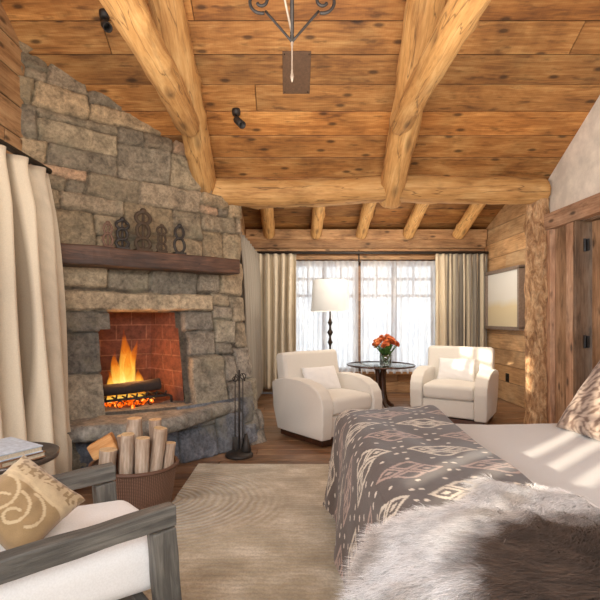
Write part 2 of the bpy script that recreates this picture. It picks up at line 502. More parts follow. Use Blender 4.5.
# main right wall: doorway between y 3.25 and 4.24
def quadwall(name, polys, x0, x1, mat):
    bm = bmesh.new()
    for pts in polys:
        a = [bm.verts.new((x0, y, z)) for (y, z) in pts]; b = [bm.verts.new((x1, y, z)) for (y, z) in pts]
        n = len(pts)
        bm.faces.new(a); bm.faces.new(b[::-1])
        for i in range(n): bm.faces.new((a[i], a[(i + 1) % n], b[(i + 1) % n], b[i]))
    o = link(name, bm_mesh(bm), mat); o['kind'] = 'structure'; return o
zn = zc(RIDGE) - SL * (RIDGE - NEAR)
quadwall('wall_right', [[(NEAR, 0), (3.28, 0), (3.28, 2.16), (NEAR, 2.16)], [(4.22, 0), (YB + .12, 0), (YB + .12, 2.16), (4.22, 2.16)],
    [(NEAR, 2.16), (YB + .12, 2.16), (YB + .12, zc(YB + .12)), (RIDGE, zc(RIDGE)), (NEAR, zn)]], XR, XR + .16, M['plaster'])
slab('wall_back', (.3, NEAR - .05, zn / 2 + .2), (5.2, .08, zn + .5), M['plaster'])

# door trim
bm = bmesh.new()
def uvobj(name, bm, mat, parent=None, kind=None, tone=1.0, label=None):
    """mesh whose UV is taken from the two longest axes so boards show grain along their length"""
    me = bm_mesh(bm)
    co = np.array([v.co[:] for v in me.vertices])
    ext = co.max(0) - co.min(0)
    o = np.argsort(-ext)
    uvs = np.stack([co[:, o[0]] + rnd.uniform(0, 30), co[:, o[1]] + co[:, o[2]] + rnd.uniform(0, 30)], 1)
    uvl = me.uv_layers.new(name='UVMap')
    li = np.zeros(len(me.loops), dtype=np.int32); me.loops.foreach_get('vertex_index', li)
    uvl.data.foreach_set('uv', uvs[li].astype(np.float32).ravel())
    set_col(me, np.ones((len(me.vertices), 3)) * tone)
    ob = link(name, me, mat, parent)
    if kind: ob['kind'] = kind
    if label: ob['label'] = label
    return ob
def plank(name, c, s, mat, parent=None, kind=None, tone=1.0, bev=.006, rot=None, label=None):
    bm = bmesh.new(); bx(bm, (0, 0, 0), s, bev=bev)
    o = uvobj(name, bm, mat, parent, kind, tone, label)
    o.location = c
    if rot: o.rotation_euler = rot
    return o
plank('trim_2', (XR - .035, 4.645, 1.08), (.07, .10, 2.16), M['trimwood'], kind='structure', tone=1.45)
plank('trim_3', (XR - .012, 4.47, 1.08), (.024, .25, 2.16), M['barn'], kind='structure', tone=1.0)
plank('trim_4', (XR - .03, 4.29, 1.08), (.06, .13, 2.16), M['trimwood'], kind='structure', tone=1.25)
plank('trim_5', (XR - .045, 3.72, 2.24), (.09, 2.0, .165), M['trimwood'], kind='structure', tone=1.15)
plank('trim_6', (XR - .02, 3.1, 1.08), (.04, .16, 2.16), M['trimwood'], kind='structure')
# door leaf
door = empty('door_1', (XR + .06, 4.19, 0)); door['kind'] = 'structure'
V = boards('door_leaf', (0, -.9, .01), (0, 0, 1), (0, 1, 0), (-1, 0, 0), [0, .15, .3, .45, .6, .75, .875], 2.14, .05, .004, M['barn'], tone=(1.0, 1.35), seed=23, split=False, kind=None)
V.parent = door
for z in (.2, 1.03, 1.93):
    bm = bmesh.new(); bx(bm, (-.03, .0, z), (.02, .07, .11), bev=.003)
    tube(bm, [(-.045, .0, z - .06), (-.045, .0, z + .06)], .012, 10)
    link('hinge', bm_mesh(bm), M['black'], door)
bm = bmesh.new(); tube(bm, [(-.01, -.82, 1.0), (-.07, -.82, 1.0), (-.07, -.72, 1.0)], .011, 10)
link('door_handle', bm_mesh(bm, True), M['iron'], door)

# ================================================================== LOGS
def log(name, p0, p1, r0, r1, label, seed=0, cat='beam', group=None, knob=.013, parent=None, round_ends=(True, True), sag=0.0):
    p0 = Vector(p0); p1 = Vector(p1); L = (p1 - p0).length
    nr = max(24, int(L / .05)); sg = 28
    V = []; F = []
    rg = random.Random(seed)
    knots = [(rg.uniform(0, L), rg.uniform(0, 6.28), rg.uniform(.012, .03)) for _ in range(int(L * 3))]
    off = Vector((seed * 7.3, seed * 3.1, seed * 1.7))
    for i in range(nr + 1):
        t = i / nr; x = t * L
        r = r0 + (r1 - r0) * t
        e = 1.0
        if round_ends[0] and x < .06: e = .55 + .45 * math.sin(math.pi / 2 * x / .06)
        if round_ends[1] and L - x < .06: e = .55 + .45 * math.sin(math.pi / 2 * (L - x) / .06)
        cy = mn.noise(Vector((x * .7, seed, 0))) * .03; cz = mn.noise(Vector((x * .7, seed, 9))) * .03 + sag * math.sin(math.pi * t)
        for k in range(sg):
            a = 2 * math.pi * k / sg
            d = Vector((x * 1.6, math.cos(a) * 1.1, math.sin(a) * 1.1)) + off
            rr = r * e * (1 + .10 * mn.noise(d * .9)) + knob * mn.noise(d * 3.0)
            for (kx, ka, kh) in knots:
                if abs(kx - x) < .09:
                    da = (a - ka + math.pi) % (2 * math.pi) - math.pi
                    q = ((kx - x) / .05) ** 2 + (da * r / .05) ** 2
                    rr += kh * math.exp(-q)
            V.append((x, cy + rr * math.cos(a), cz + rr * math.sin(a)))
    for i in range(nr):
        for k in range(sg):
            F.append((i * sg + k, i * sg + (k + 1) % sg, (i + 1) * sg + (k + 1) % sg, (i + 1) * sg + k))
    F.append(tuple(range(sg))[::-1]); F.append(tuple(nr * sg + k for k in range(sg)))
    me = mesh(V, F, True)
    kt = rg.uniform(.9, 1.08)
    set_col(me, np.tile([kt, kt, kt], (len(V), 1)))
    o = link(name, me, M['postlog' if cat == 'post' else 'log'], parent)
    o.location = p0
    o.rotation_euler = (p1 - p0).to_track_quat('X', 'Z').to_euler()
    return tag(o, label, cat, group)

log('log_beam', (-.84, YB, 2.585), (2.72, YB, 2.60), .145, .14, 'thick peeled log beam spanning level between the stone chimney and the corner post', 1)
log('log_post', (2.625, YB + .02, 0), (2.625, YB + .02, 2.5), .118, .112, 'upright rough log post in the corner beside the door trim', 2, cat='post', knob=.03, round_ends=(False, False))
def raf(y, dz): return zc(y) - dz
log('log_rafter', (-.885, 4.86, raf(4.86, .17)), (-.86, 1.05, raf(1.05, .17)), .122, .118, 'sloping log rafter under the boarded ceiling above the fireplace side', 3)
log('log_rafter', (1.075, 4.86, raf(4.86, .17)), (.86, 1.05, raf(1.05, .17)), .125, .14, 'sloping log rafter under the boarded ceiling on the bed side', 4)
log('log_tie_beam', (-.885, 3.98, 2.93), (-.885, -1.4, 2.93), .098, .108, 'level tie log notched into the sloping rafter above the fireplace side', 5)
log('log_tie_beam', (.99, 4.08, 2.98), (.93, -1.4, 2.96), .098, .118, 'level tie log notched into the sloping rafter on the bed side', 6)
for k, x in enumerate((-.34, .42, 1.15, 1.92, 2.72)):
    lab = ['short log rafter nearest the chimney in the window alcove, above the beige curtain', 'short log rafter in the window alcove, second from the chimney', 'middle one of the short log rafters in the window alcove',
           'short log rafter in the window alcove, second from the picture wall', 'short log rafter nearest the picture wall in the window alcove'][k]
    log('alcove_rafter', (x, FAR - .16, za(FAR) - .13), (x, YB + .2, za(YB + .2) - .11), .093, .10, lab, 20 + k, group=None, knob=.006)
# horizontal timber and curtain box at far wall head
plank('trim_7', (1.25, FAR - .07, 2.62), (3.96, .12, .17), M['log'] if False else M['wallwood'], kind='structure', tone=1.1)
plank('trim_8', (1.25, FAR - .05, 2.47), (3.96, .06, .13), M['wallwood'], kind='structure', tone=.9)
plank('trim_9', (1.25, FAR - .04, 2.24), (2.5, .05, .09), M['wallwood'], kind='structure', tone=1.0)
plank('trim_10', (1.22, FAR - .06, .345), (2.6, .14, .045), M['wallwood'], kind='structure', tone=.8)

# ================================================================== STONE WORK
def guillotine(r, rg, out, maxw=.62, maxh=.26, minw=.14, minh=.07):
    x0, x1, y0, y1 = r; w = x1 - x0; h = y1 - y0
    okw = w <= maxw; okh = h <= maxh
    if okw and okh and (w * h < .16) and rg.random() < .70: out.append(r); return
    if okw and okh and (w < minw * 2 and h < minh * 2): out.append(r); return
    cutw = (w / maxw) * .6 > (h / maxh) if not (okw ^ okh) else (not okw)
    if cutw and w >= minw * 2:
        c = x0 + w * rg.uniform(.34, .66); guillotine((x0, c, y0, y1), rg, out, maxw, maxh, minw, minh); guillotine((c, x1, y0, y1), rg, out, maxw, maxh, minw, minh)
    elif h >= minh * 2:
        c = y0 + h * rg.uniform(.3, .7); guillotine((x0, x1, y0, c), rg, out, maxw, maxh, minw, minh); guillotine((x0, x1, c, y1), rg, out, maxw, maxh, minw, minh)
    else: out.append(r)

def stone_surface(name, path, rects, t0, t1, z0, z1, zmap, step=.012, hole=None, amp=.045, seed=0, pal=None, parent=None, warp=.03, extra=None, mortar=c3(84, 75, 64), cut=None, smooth_r=None, label=None):
    nt = int((t1 - t0) / step) + 1; nz = int((z1 - z0) / step) + 1
    T, Z = np.meshgrid(np.linspace(t0, t1, nt), np.linspace(z0, z1, nz))
    T = T.ravel(); Z = Z.ravel()
    wt = T + warp * fbm(T * 3.1, Z * 3.1, seed + 5, 3) * 2
    wz = Z + warp * .8 * fbm(T * 2.6 + 9, Z * 3.3, seed + 6, 3) * 2
    best = np.full(T.shape, -1e9); idx = np.zeros(T.shape, int)
    for i, r in enumerate(rects):
        d = np.minimum(np.minimum(wt - r[0], r[1] - wt), np.minimum(wz - r[2], r[3] - wz))
        m = d > best
        best[m] = d[m]; idx[m] = i
    # rounded corners
    ra = np.array([r[:4] for r in rects])
    dx = np.minimum(wt - ra[idx, 0], ra[idx, 1] - wt); dz = np.minimum(wz - ra[idx, 2], ra[idx, 3] - wz)
    cr = .022
    q = np.sqrt(np.maximum(cr - dx, 0) ** 2 + np.maximum(cr - dz, 0) ** 2)
    dd = np.minimum(best, cr - q)
    dd = dd + .006 * fbm(T * 30, Z * 30, seed + 3, 3) * 2
    k = np.clip((dd - .002) / .020, 0, 1); prof = 1 - (1 - k) ** 2.4
    rg = np.random.RandomState(seed)
    base = rg.uniform(-.014, .02, len(rects)); tx = rg.uniform(-.09, .09, len(rects)); tz = rg.uniform(-.12, .12, len(rects))
    cx = (ra[:, 0] + ra[:, 1]) / 2; cz = (ra[:, 2] + ra[:, 3]) / 2
    ex = np.array([r[4] if len(r) > 4 else 0 for r in rects])
    H = prof * (amp + base[idx] + tx[idx] * (T - cx[idx]) + tz[idx] * (Z - cz[idx]) + ex[idx])
    H += prof * (.045 * fbm(T * 5 + idx * 1.3, Z * 5 + idx * 2.1, seed + 8, 4) + .018 * fbm(T * 22, Z * 22, seed + 9, 3))
    H += (1 - prof) * .006 * fbm(T * 30, Z * 30, seed + 10, 2)
    P = np.array([path(t, z, h) for t, z, h in zip(T, Z, H)])
    pal = np.array(pal if pal is not None else PAL)
    ci = rg.randint(0, len(pal), len(rects))
    for i, r in enumerate(rects):
        if len(r) > 5: ci[i] = r[5]
    sc = pal[ci] * rg.uniform(.82, 1.15, (len(rects), 1))
    kk = np.clip((dd + .002) / .012, 0, 1)[:, None]
    C = sc[idx] * kk + np.array(mortar) * (1 - kk)
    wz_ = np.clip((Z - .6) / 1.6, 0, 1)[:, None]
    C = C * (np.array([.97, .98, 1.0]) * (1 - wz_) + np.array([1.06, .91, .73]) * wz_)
    F = []
    for j in range(nz - 1):
        for i in range(nt - 1):
            a = j * nt + i
            if hole:
                tm = T[a]; zm = Z[a]
                if hole(tm, zm): continue
            if cut and cut(P[a]): continue
            F.append((a, a + 1, a + nt + 1, a + nt))
    if zmap is not None: pass
    me = mesh(P, F, True, C)
    bm = bmesh.new(); bm.from_mesh(me)
    bmesh.ops.delete(bm, geom=[v for v in bm.verts if not v.link_faces], context='VERTS')
    bm.to_mesh(me); bm.free()
    o = link(name, me, M['stone'], parent)
    if label: o['label'] = label
    return o

PAL = [c3(150, 138, 118), c3(134, 126, 112), c3(162, 148, 126), c3(126, 120, 110), c3(150, 136, 114), c3(168, 152, 128), c3(142, 132, 118), c3(154, 144, 126)]
PAL.append(c3(166, 142, 122))
D = Vector((.809, .588)); NN = Vector((.588, -.809))
P0 = Vector((XL, 3.67))
TC = 1.975
def batter(z):
    z = max(0, z)
    return .36 * max(0, 1 - z / 1.5) ** 1.4 + .02 * (1 - min(z, 3.6) / 3.6)
def chim(t, z, h):
    o = batter(z)
    tc = TC + .10 * max(0, 1 - z / 1.6)
    rr = .07
    if t <= tc - rr:
        p = P0 + D * t + NN * (o + h)
    else:
        # rounded corner turning back into the wall
        a = min((t - (tc - rr)) / (rr * 1.5708), 1.0) * math.pi / 2
        dirn = NN * math.cos(a) + D * math.sin(a)
        c = P0 + D * (tc - rr) + NN * (o - rr)
        p = c + dirn * (rr + h)
        ext = t - (tc - rr) - rr * 1.5708
        if ext > 0: p = p - NN * ext
    return (p.x, p.y, z)
rgs = random.Random(5)
rects = []
def zone(r, **kw):
    out = []; guillotine(r, rgs, out, **kw); rects.extend(out)
OP0, OP1, OZ0, OZ1 = .53, 1.27, .44, 1.29
zone((-.3, 2.8, 1.86, 3.9), maxw=.66, maxh=.34)
# course under the mantel, long lintel, jambs
rects += [(-.3, .25, 1.47, 1.86), (.25, .62, 1.5, 1.86), (.62, 1.0, 1.5, 1.67), (.62, 1.0, 1.67, 1.86), (1.0, 1.5, 1.47, 1.86), (1.5, 1.72, 1.5, 1.86), (1.72, 2.05, 1.5, 1.86), (2.05, 2.8, 1.5, 1.86)]
rects += [(.28, 1.62, 1.31, 1.48, .05, 5)]
rects += [(-.3, .28, 1.30, 1.47), (1.62, 1.85, 1.38, 1.5), (1.62, 1.85, 1.24, 1.38), (1.85, 2.2, 1.22, 1.5), (2.2, 2.8, 1.2, 1.5)]
rects += [(.26, .70, 1.13, 1.31, .02), (.1, .26, 1.1, 1.3), (-.3, .1, 1.05, 1.3), (.2, .62, .78, 1.13, .02, 3), (-.3, .2, .7, 1.05), (.16, .60, .36, .78, .03, 0), (-.3, .16, .36, .7)]
rects += [(1.28, 1.62, 1.12, 1.31, .03), (1.33, 1.64, .88, 1.12, .01, 6), (1.33, 1.70, .40, .88, .05, 0), (1.64, 1.9, 1.0, 1.24), (1.64, 1.85, .88, 1.0), (1.9, 2.3, .95, 1.22), (1.85, 2.1, .62, .95), (1.7, 1.85, .62, .88),
          (1.70, 1.98, .36, .62, .03), (1.98, 2.4, .3, .62), (2.1, 2.8, .62, .95), (2.3, 2.8, .95, 1.22), (2.4, 2.8, .3, .62)]
rects += [(-.3, .5, -.05, .36), (.5, 1.1, -.05, .4), (1.1, 1.45, .15, .40), (1.1, 1.5, -.05, .15), (1.45, 1.75, .12, .36, .02), (1.5, 1.85, -.05, .12), (1.75, 2.0, .1, .33), (1.85, 2.3, -.05, .1), (2.0, 2.4, .1, .3), (2.3, 2.8, -.05, .3)]
fp = empty('stone_fireplace', (-1.4, 4.4, 0), 0, 'corner fireplace of rough grey and tan stacked stones rising to the ceiling', 'fireplace')
def wparent(o, p):
    o.parent = p; o.matrix_parent_inverse = Matrix.Translation(p.location).inverted() if p.rotation_euler.z == 0 else p.matrix_basis.inverted()
    return o
def hole(t, z):
    if not (OZ0 - .1 < z < OZ1 + .01): return False
    l = OP0 + (.08 if z > 1.15 else 0); 
    return l < t < OP1 - (.0 if z < 1.14 else .03)
def cutc(p): return p[2] > zc(p[1]) + .02 or (p[0] > -.90 and p[2] > 2.60)
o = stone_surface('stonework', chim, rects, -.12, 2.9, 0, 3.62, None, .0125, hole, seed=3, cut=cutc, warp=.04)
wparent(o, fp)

# hearth base under the slab, turning out from the chimney foot
bp = [Vector((-2.2, 3.45)), Vector((-1.55, 3.60)), Vector((-.95, 3.86)), Vector((-.34, 4.50)), Vector((-.33, 4.9))]
cum = [0]
for a, b in zip(bp, bp[1:]): cum.append(cum[-1] + (b - a).length)
def basep(t, z, h):
    t = max(0, min(t, cum[-1] - 1e-4))
    def at(s):
        s = max(0, min(s, cum[-1] - 1e-4))
        for i in range(len(bp) - 1):
            if s <= cum[i + 1]: return bp[i].lerp(bp[i + 1], (s - cum[i]) / (cum[i + 1] - cum[i]))
        return bp[-1]
    p = (at(t - .06) + at(t) * 2 + at(t + .06)) / 4
    d = (at(t + .05) - at(t - .05)).normalized()
    n = Vector((d.y, -d.x))
    # lean back with height
    sh = z * .22
    # sweep the top of this plinth upward towards the right end, like the sloping shoulder
    p = p + n * (h - sh)
    return (p.x, p.y, z)
def shoulder(t): return .36 if t < cum[2] else .36 + .10 * math.sin(min(1, (t - cum[2]) / .5) * math.pi / 2)
br = []
br += [(-.1, .5, 0, .4, 0, 3), (.5, 1.0, 0, .4, 0, 3), (1.0, 1.34, 0, .4, -.01, 3), (1.34, 1.72, -.02, .26, .01, 3), (1.34, 1.72, .26, .5, 0, 6), (1.72, 2.05, -.02, .33, .02, 6), (1.72, 1.98, .33, .62, 0), (2.05, 2.3, .0, .2, .0), (2.05, 2.3, .2, .5, .02), (2.3, 2.8, -.02, .3), (2.3, 2.8, .3, .6), (1.98, 2.05, .33, .62)]
PALB = [tuple(1.15 * q for q in p_) for p_ in [c3(112, 112, 114), c3(104, 104, 108), c3(122, 118, 112), c3(96, 98, 104), c3(118, 114, 108), c3(110, 108, 108), c3(112, 114, 118)]]
o = stone_surface('hearth_base', basep, br, 0, cum[-1], 0, .47, None, .012, seed=9, pal=PALB, amp=.04, warp=.03)
wparent(o, fp)
# hearth slab
def slabmesh():
    lip = [(-2.1, 3.30), (-1.75, 3.30), (-1.52, 3.33), (-1.25, 3.40), (-1.02, 3.52), (-.90, 3.68), (-.80, 3.88), (-.70, 4.08), (-.60, 4.28), (-.52, 4.42)]
    back = [(-2.1, 3.75), (-1.9, 3.85), (-1.75, 3.98), (-1.55, 4.12), (-1.4, 4.25), (-1.25, 4.36), (-1.10, 4.42), (-.95, 4.5), (-.82, 4.58), (-.70, 4.62)]
    def res(pl, n):
        cu = [0]
        for a, b in zip(pl, pl[1:]): cu.append(cu[-1] + math.dist(a, b))
        r = []
        for k in range(n):
            s = cu[-1] * k / (n - 1)
            for i in range(len(pl) - 1):
                if s <= cu[i + 1] + 1e-9:
                    f = (s - cu[i]) / (cu[i + 1] - cu[i]); r.append((pl[i][0] + (pl[i + 1][0] - pl[i][0]) * f, pl[i][1] + (pl[i + 1][1] - pl[i][1]) * f)); break
        return r
    n = 130
    A = res(lip, n); B = res(back, n)
    V = []; m = 30; rows = []
    prof = [(.06, .325), (.0, .33), (-.02, .35), (-.025, .38), (-.02, .41), (.0, .435), (.02, .445)]
    for i in range(n):
        ax, ay = A[i]; bx_, by = B[i]
        d = Vector((bx_ - ax, by - ay)); L = d.length; d.normalize()
        j = .03 * mn.noise(Vector((i * .09, 0, 3))) + .02 * mn.noise(Vector((i * .3, 0, 5)))
        col = []
        for q, z in prof:
            j2 = .014 * mn.noise(Vector((i * .35, z * 30, 7)))
            col.append((ax + d.x * (q + j + j2), ay + d.y * (q + j + j2), z))
        for k in range(1, m + 1):
            q = .02 + (L - .02) * k / m
            f = max(0, 1 - q / L)
            x = ax + d.x * (q + j * f); y = ay + d.y * (q + j * f)
            z = .447 + .014 * mn.noise(Vector((x * 4, y * 4, 1))) + .006 * mn.noise(Vector((x * 16, y * 16, 1)))
            col.append((x, y, z))
        rows.append(col)
    V = [p for c in rows for p in c]; w = len(rows[0]); F = []
    for i in range(n - 1):
        for k in range(w - 1):
            F.append((i * w + k, (i + 1) * w + k, (i + 1) * w + k + 1, i * w + k + 1))
    C = np.tile(np.array(c3(142, 136, 126)), (len(V), 1))
    return mesh(V, F, True, C)
o = link('hearth_slab', slabmesh(), M['stone']); wparent(o, fp)
# firebox
def P3(t, off, z): p = P0 + D * t + NN * off; return Vector((p.x, p.y, z))
bm = bmesh.new(); uvl = bm.loops.layers.uv.new('UVMap')
f0 = [P3(OP0 - .03, batter(1.3) + .05, 0), P3(OP0 + .09, -.42, 0), P3(OP1 - .1, -.42, 0), P3(OP1 + .02, batter(1.3) - .04, 0)]
f0b = [P3(OP0 - .03, batter(.45) + .03, 0), P3(OP0 + .09, -.42, 0), P3(OP1 - .1, -.42, 0), P3(OP1 + .03, batter(.45) - .10, 0)]
us = [0, .55, 1.1, 1.65]
for i in range(3):
    q = [Vector((f0b[i].x, f0b[i].y, .43)), Vector((f0b[i + 1].x, f0b[i + 1].y, .43)), Vector((f0[i + 1].x, f0[i + 1].y, 1.36)), Vector((f0[i].x, f0[i].y, 1.36))]
    f = bm.faces.new([bm.verts.new(p) for p in q])
    for lp, uv in zip(f.loops, [(us[i], 0), (us[i + 1], 0), (us[i + 1], .93), (us[i], .93)]): lp[uvl].uv = uv
for z in (.445, 1.36):
    f = bm.faces.new([bm.verts.new((p.x, p.y, z)) for p in (f0b if z < 1 else f0)])
    for lp in f.loops: lp[uvl].uv = (lp.vert.co.x, lp.vert.co.y)
o = link('firebox', bm_mesh(bm), M['brick']); wparent(o, fp); o['label'] = 'red firebrick lined firebox'

# mantel timber
ml = 1.79; mbm = bmesh.new()
vs = bx(mbm, (ml / 2, 0, 0), (ml, .30, .145), bev=.012)
bmesh.ops.subdivide_edges(mbm, edges=[e for e in mbm.edges if e.calc_length() > .3], cuts=30)
for v in mbm.verts:
    n_ = mn.noise(v.co * 3.0) * .014 + mn.noise(v.co * 11) * .006
    v.co.y += n_; v.co.z += mn.noise(v.co * 2.5 + Vector((5, 5, 5))) * .012
    v.co.z *= 1.12 - .12 * v.co.x / ml
o = link('mantel', bm_mesh(mbm), M['mantel'])
mo = P0 + D * .03 + NN * .16
o.location = (mo.x, mo.y, 1.765); o.rotation_euler = (0, 0, math.atan2(D.y, D.x)); 
bpy.context.view_layer.update()
wparent(o, fp); o['label'] = 'thick dark rough-hewn timber mantel'

# ornaments on the mantel
def ornament(t, h, w, mat, label, style):
    p = P3(t, .22, 1.84)
    e = empty('iron_ornament', p, math.atan2(D.y, D.x), label, 'ornament', 'rusty iron figures on the mantel')
    bm = bmesh.new(); bx(bm, (0, 0, .012), (w * 1.1, w * .8, .022), bev=.004); link('foot', bm_mesh(bm), mat, e)
    bm = bmesh.new()
    nring = 2 if style in (0, 2) else 3
    z = .02; hs = [.55, .45] if nring == 2 else [.3, .4, .3]
    for i, f in enumerate(hs):
        rh = h * f / 2; rw = w * (.5 if i != 1 else .42)
        pts = [(rw * math.cos(a), .004 * math.sin(3 * a), z + rh + rh * math.sin(a)) for a in [2 * math.pi * k / 20 for k in range(21)]]
        tube(bm, pts, w * .13, 8, False)
        if style != 2: tube(bm, [(0, 0, z), (0, 0, z + 2 * rh)], w * .10, 8)
        z += 2 * rh * .96
    link('ring_figure', bm_mesh(bm, True), mat, e)
    bm = bmesh.new(); bmesh.ops.create_uvsphere(bm, u_segments=12, v_segments=8, radius=w * .24)
    for v in bm.verts: v.co.z += z + w * .1
    link('finial', bm_mesh(bm, True), mat, e)
ornament(.58, .20, .08, M['rust2'], 'short pinkish rusty iron ring figure, leftmost on the mantel', 0)
ornament(.70, .24, .105, M['iron'], 'blackest iron ring figure on the mantel, just left of the tallest one', 1)
ornament(.88, .34, .13, M['rust'], 'tallest rusty iron ring figure in the middle of the mantel', 1)
ornament(1.05, .23, .085, M['rust'], 'short brown iron ring figure on the mantel, just right of the tallest one', 1)
ornament(1.22, .25, .10, M['iron'], 'open looped dark iron figure, rightmost on the mantel', 2)

# fire grate, log, flames
gr = empty('fire_grate', P3(.86, .02, .445), math.atan2(D.y, D.x), 'black iron fire grate holding the burning log', 'fire grate')
bm = bmesh.new()
for k in range(7):
    x = -.27 + .09 * k
    tube(bm, [(x, -.10, .12), (x, -.08, .085), (x, .14, .085), (x, .17, .16)], .009, 8)
link('grate_bars', bm_mesh(bm, True), M['iron'], gr)
bm = bmesh.new()
tube(bm, [(-.32, -.07, .075), (.30, -.07, .075), (.33, -.07, .06), (.335, -.07, 0)], .012, 8)
tube(bm, [(-.30, .13, .07), (.29, .13, .07)], .011, 8)
tube(bm, [(-.30, -.07, .07), (-.30, -.07, 0)], .011, 8)
for x in (-.15, 0, .13):
    tube(bm, [(x + .03 * math.cos(a), -.095, .035 + .03 * math.sin(a)) for a in [k * .5 for k in range(11)]], .006, 6)
link('grate_frame', bm_mesh(bm, True), M['iron'], gr)
def rough_log(name, L, r, mat, seed, matend=None):
    V = []; F = []; nr = 24; sg = 16
    for i in range(nr + 1):
        for k in range(sg):
            a = 2 * math.pi * k / sg
            d = Vector((i / nr * L * 5, math.cos(a), math.sin(a)))
            rr = r * (1 + .16 * mn.noise(d + Vector((seed, 0, 0))) + .07 * mn.noise(d * 4 + Vector((seed, 3, 0))))
            V.append((i / nr * L - L / 2, rr * math.cos(a), rr * math.sin(a)))
    for i in range(nr):
        for k in range(sg): F.append((i * sg + k, i * sg + (k + 1) % sg, (i + 1) * sg + (k + 1) % sg, (i + 1) * sg + k))
    F.append(tuple(range(sg))[::-1]); F.append(tuple(nr * sg + k for k in range(sg)))
    me = mesh(V, F, True)
    me.materials.append(mat)
    if matend:
        me.materials.append(matend)
        for i in (-1, -2):
            me.polygons[len(me.polygons) + i].material_index = 1; me.polygons[len(me.polygons) + i].use_smooth = False
    return me
o = link('burning_log', rough_log('l', .52, .052, M['char'], 3), None)
o.location = P3(.83, .05, .615); o.rotation_euler = (0, R(-2), math.atan2(D.y, D.x)); tag(o, 'charred log burning across the iron grate', 'log')
o = link('burning_log', rough_log('l', .42, .045, M['char'], 5), None)
o.location = P3(.78, -.12, .585); o.rotation_euler = (0, R(3), math.atan2(D.y, D.x) + .15); tag(o, 'burning log lying behind the charred front log in the flames', 'log')
# embers
rg = random.Random(4); bm = bmesh.new()
for k in range(60):
    p = P3(.80 + rg.gauss(0, .12), -.02 + rg.gauss(0, .06), .46 + rg.uniform(0, .03))
    r = bmesh.ops.create_icosphere(bm, subdivisions=1, radius=rg.uniform(.012, .03))
    for v in r['verts']: v.co = v.co * rg.uniform(.8, 1.2) + p
o = link('embers', bm_mesh(bm), M['ember']); tag(o, 'glowing embers under the iron grate', 'embers', kind='stuff')
def tongue(bm, x, y, z, h, w, seed, lean):
    rings = 16; sg = 12; prev = None
    for i in range(rings + 1):
        f = i / rings
        r = w * (math.sin(math.pi * min(1, f * .92 + .12)) ** .8) * (1 - f) ** .45 + .001
        cx = x + lean * f * f * h + .035 * math.sin(f * 5 + seed) * f; cy = y + .02 * math.sin(f * 4 + seed * 2) * f
        ring = [bm.verts.new((cx + r * math.cos(2 * math.pi * k / sg) * (1 + .2 * math.sin(k * 2 + f * 6 + seed)), cy + r * .55 * math.sin(2 * math.pi * k / sg), z + h * f)) for k in range(sg)]
        if prev:
            for k in range(sg): bm.faces.new((prev[k], prev[(k + 1) % sg], ring[(k + 1) % sg], ring[k]))
        prev = ring
fire = empty('fire', P3(.82, -.08, .52), math.atan2(D.y, D.x), 'tall orange and yellow flames rising in the firebox', 'fire')
for k, (x, y, z, h, w, ln) in enumerate([(-.01, 0, .08, .58, .075, .03), (-.07, .02, .08, .36, .06, -.08), (.05, .02, .08, .46, .06, .05), (-.13, .04, .06, .2, .045, -.1), (.12, .03, .06, .2, .045, .15), (.02, -.05, .06, .42, .05, -.03), (-.04, -.02, -.04, .16, .10, 0), (.08, -.03, -.04, .14, .08, 0), (-.14, -.02, -.04, .13, .07, 0)]):
    bm = bmesh.new(); tongue(bm, x, y, z, h, w, k * 1.7, ln)
    link('flame', bm_mesh(bm, True), M['flame'], fire)

# fireplace tool stand
ts = empty('fireplace_tool_stand', (-.46, 4.08, 0), 0, 'slim black iron fireplace tool stand on a round base in front of the stone', 'tool stand')
bm = bmesh.new(); lathe(bm, [(.0, 0), (.125, 0), (.125, .02), (.10, .035), (.03, .045), (.02, .06)], seg=28); link('base', bm_mesh(bm, True), M['iron'], ts)
bm = bmesh.new(); tube(bm, [(0, 0, .03), (0, 0, .78)], .009); tube(bm, [(-.05, 0, .68), (-.03, 0, .74), (0, 0, .71), (.03, 0, .74), (.05, 0, .68)], .007); link('pole', bm_mesh(bm, True), M['iron'], ts)
bm = bmesh.new(); tube(bm, [(.035, -.02, .10), (.035, -.02, .70)], .005); tube(bm, [(.035 + .025 * math.cos(a), -.02, .725 + .025 * math.sin(a)) for a in [k * .45 for k in range(15)]], .005, 6); tube(bm, [(.035, -.02, .1), (.06, -.02, .12)], .005); link('poker', bm_mesh(bm, True), M['iron'], ts)
bm = bmesh.new(); tube(bm, [(-.035, -.02, .16), (-.035, -.02, .68)], .005); tube(bm, [(-.035 + .022 * math.cos(a), -.02, .70 + .022 * math.sin(a)) for a in [k * .45 for k in range(15)]], .005, 6)
bx(bm, (-.035, -.02, .12), (.05, .012, .12), bev=.003); link('shovel', bm_mesh(bm, True), M['iron'], ts)
bm = bmesh.new(); tube(bm, [(0, .035, .2), (0, .035, .74)], .005); lathe(bm, [(.012, 0), (.05, -.15), (.045, -.16)], (.06, .01, .20), 14); link('brush', bm_mesh(bm, True), M['iron'], ts)

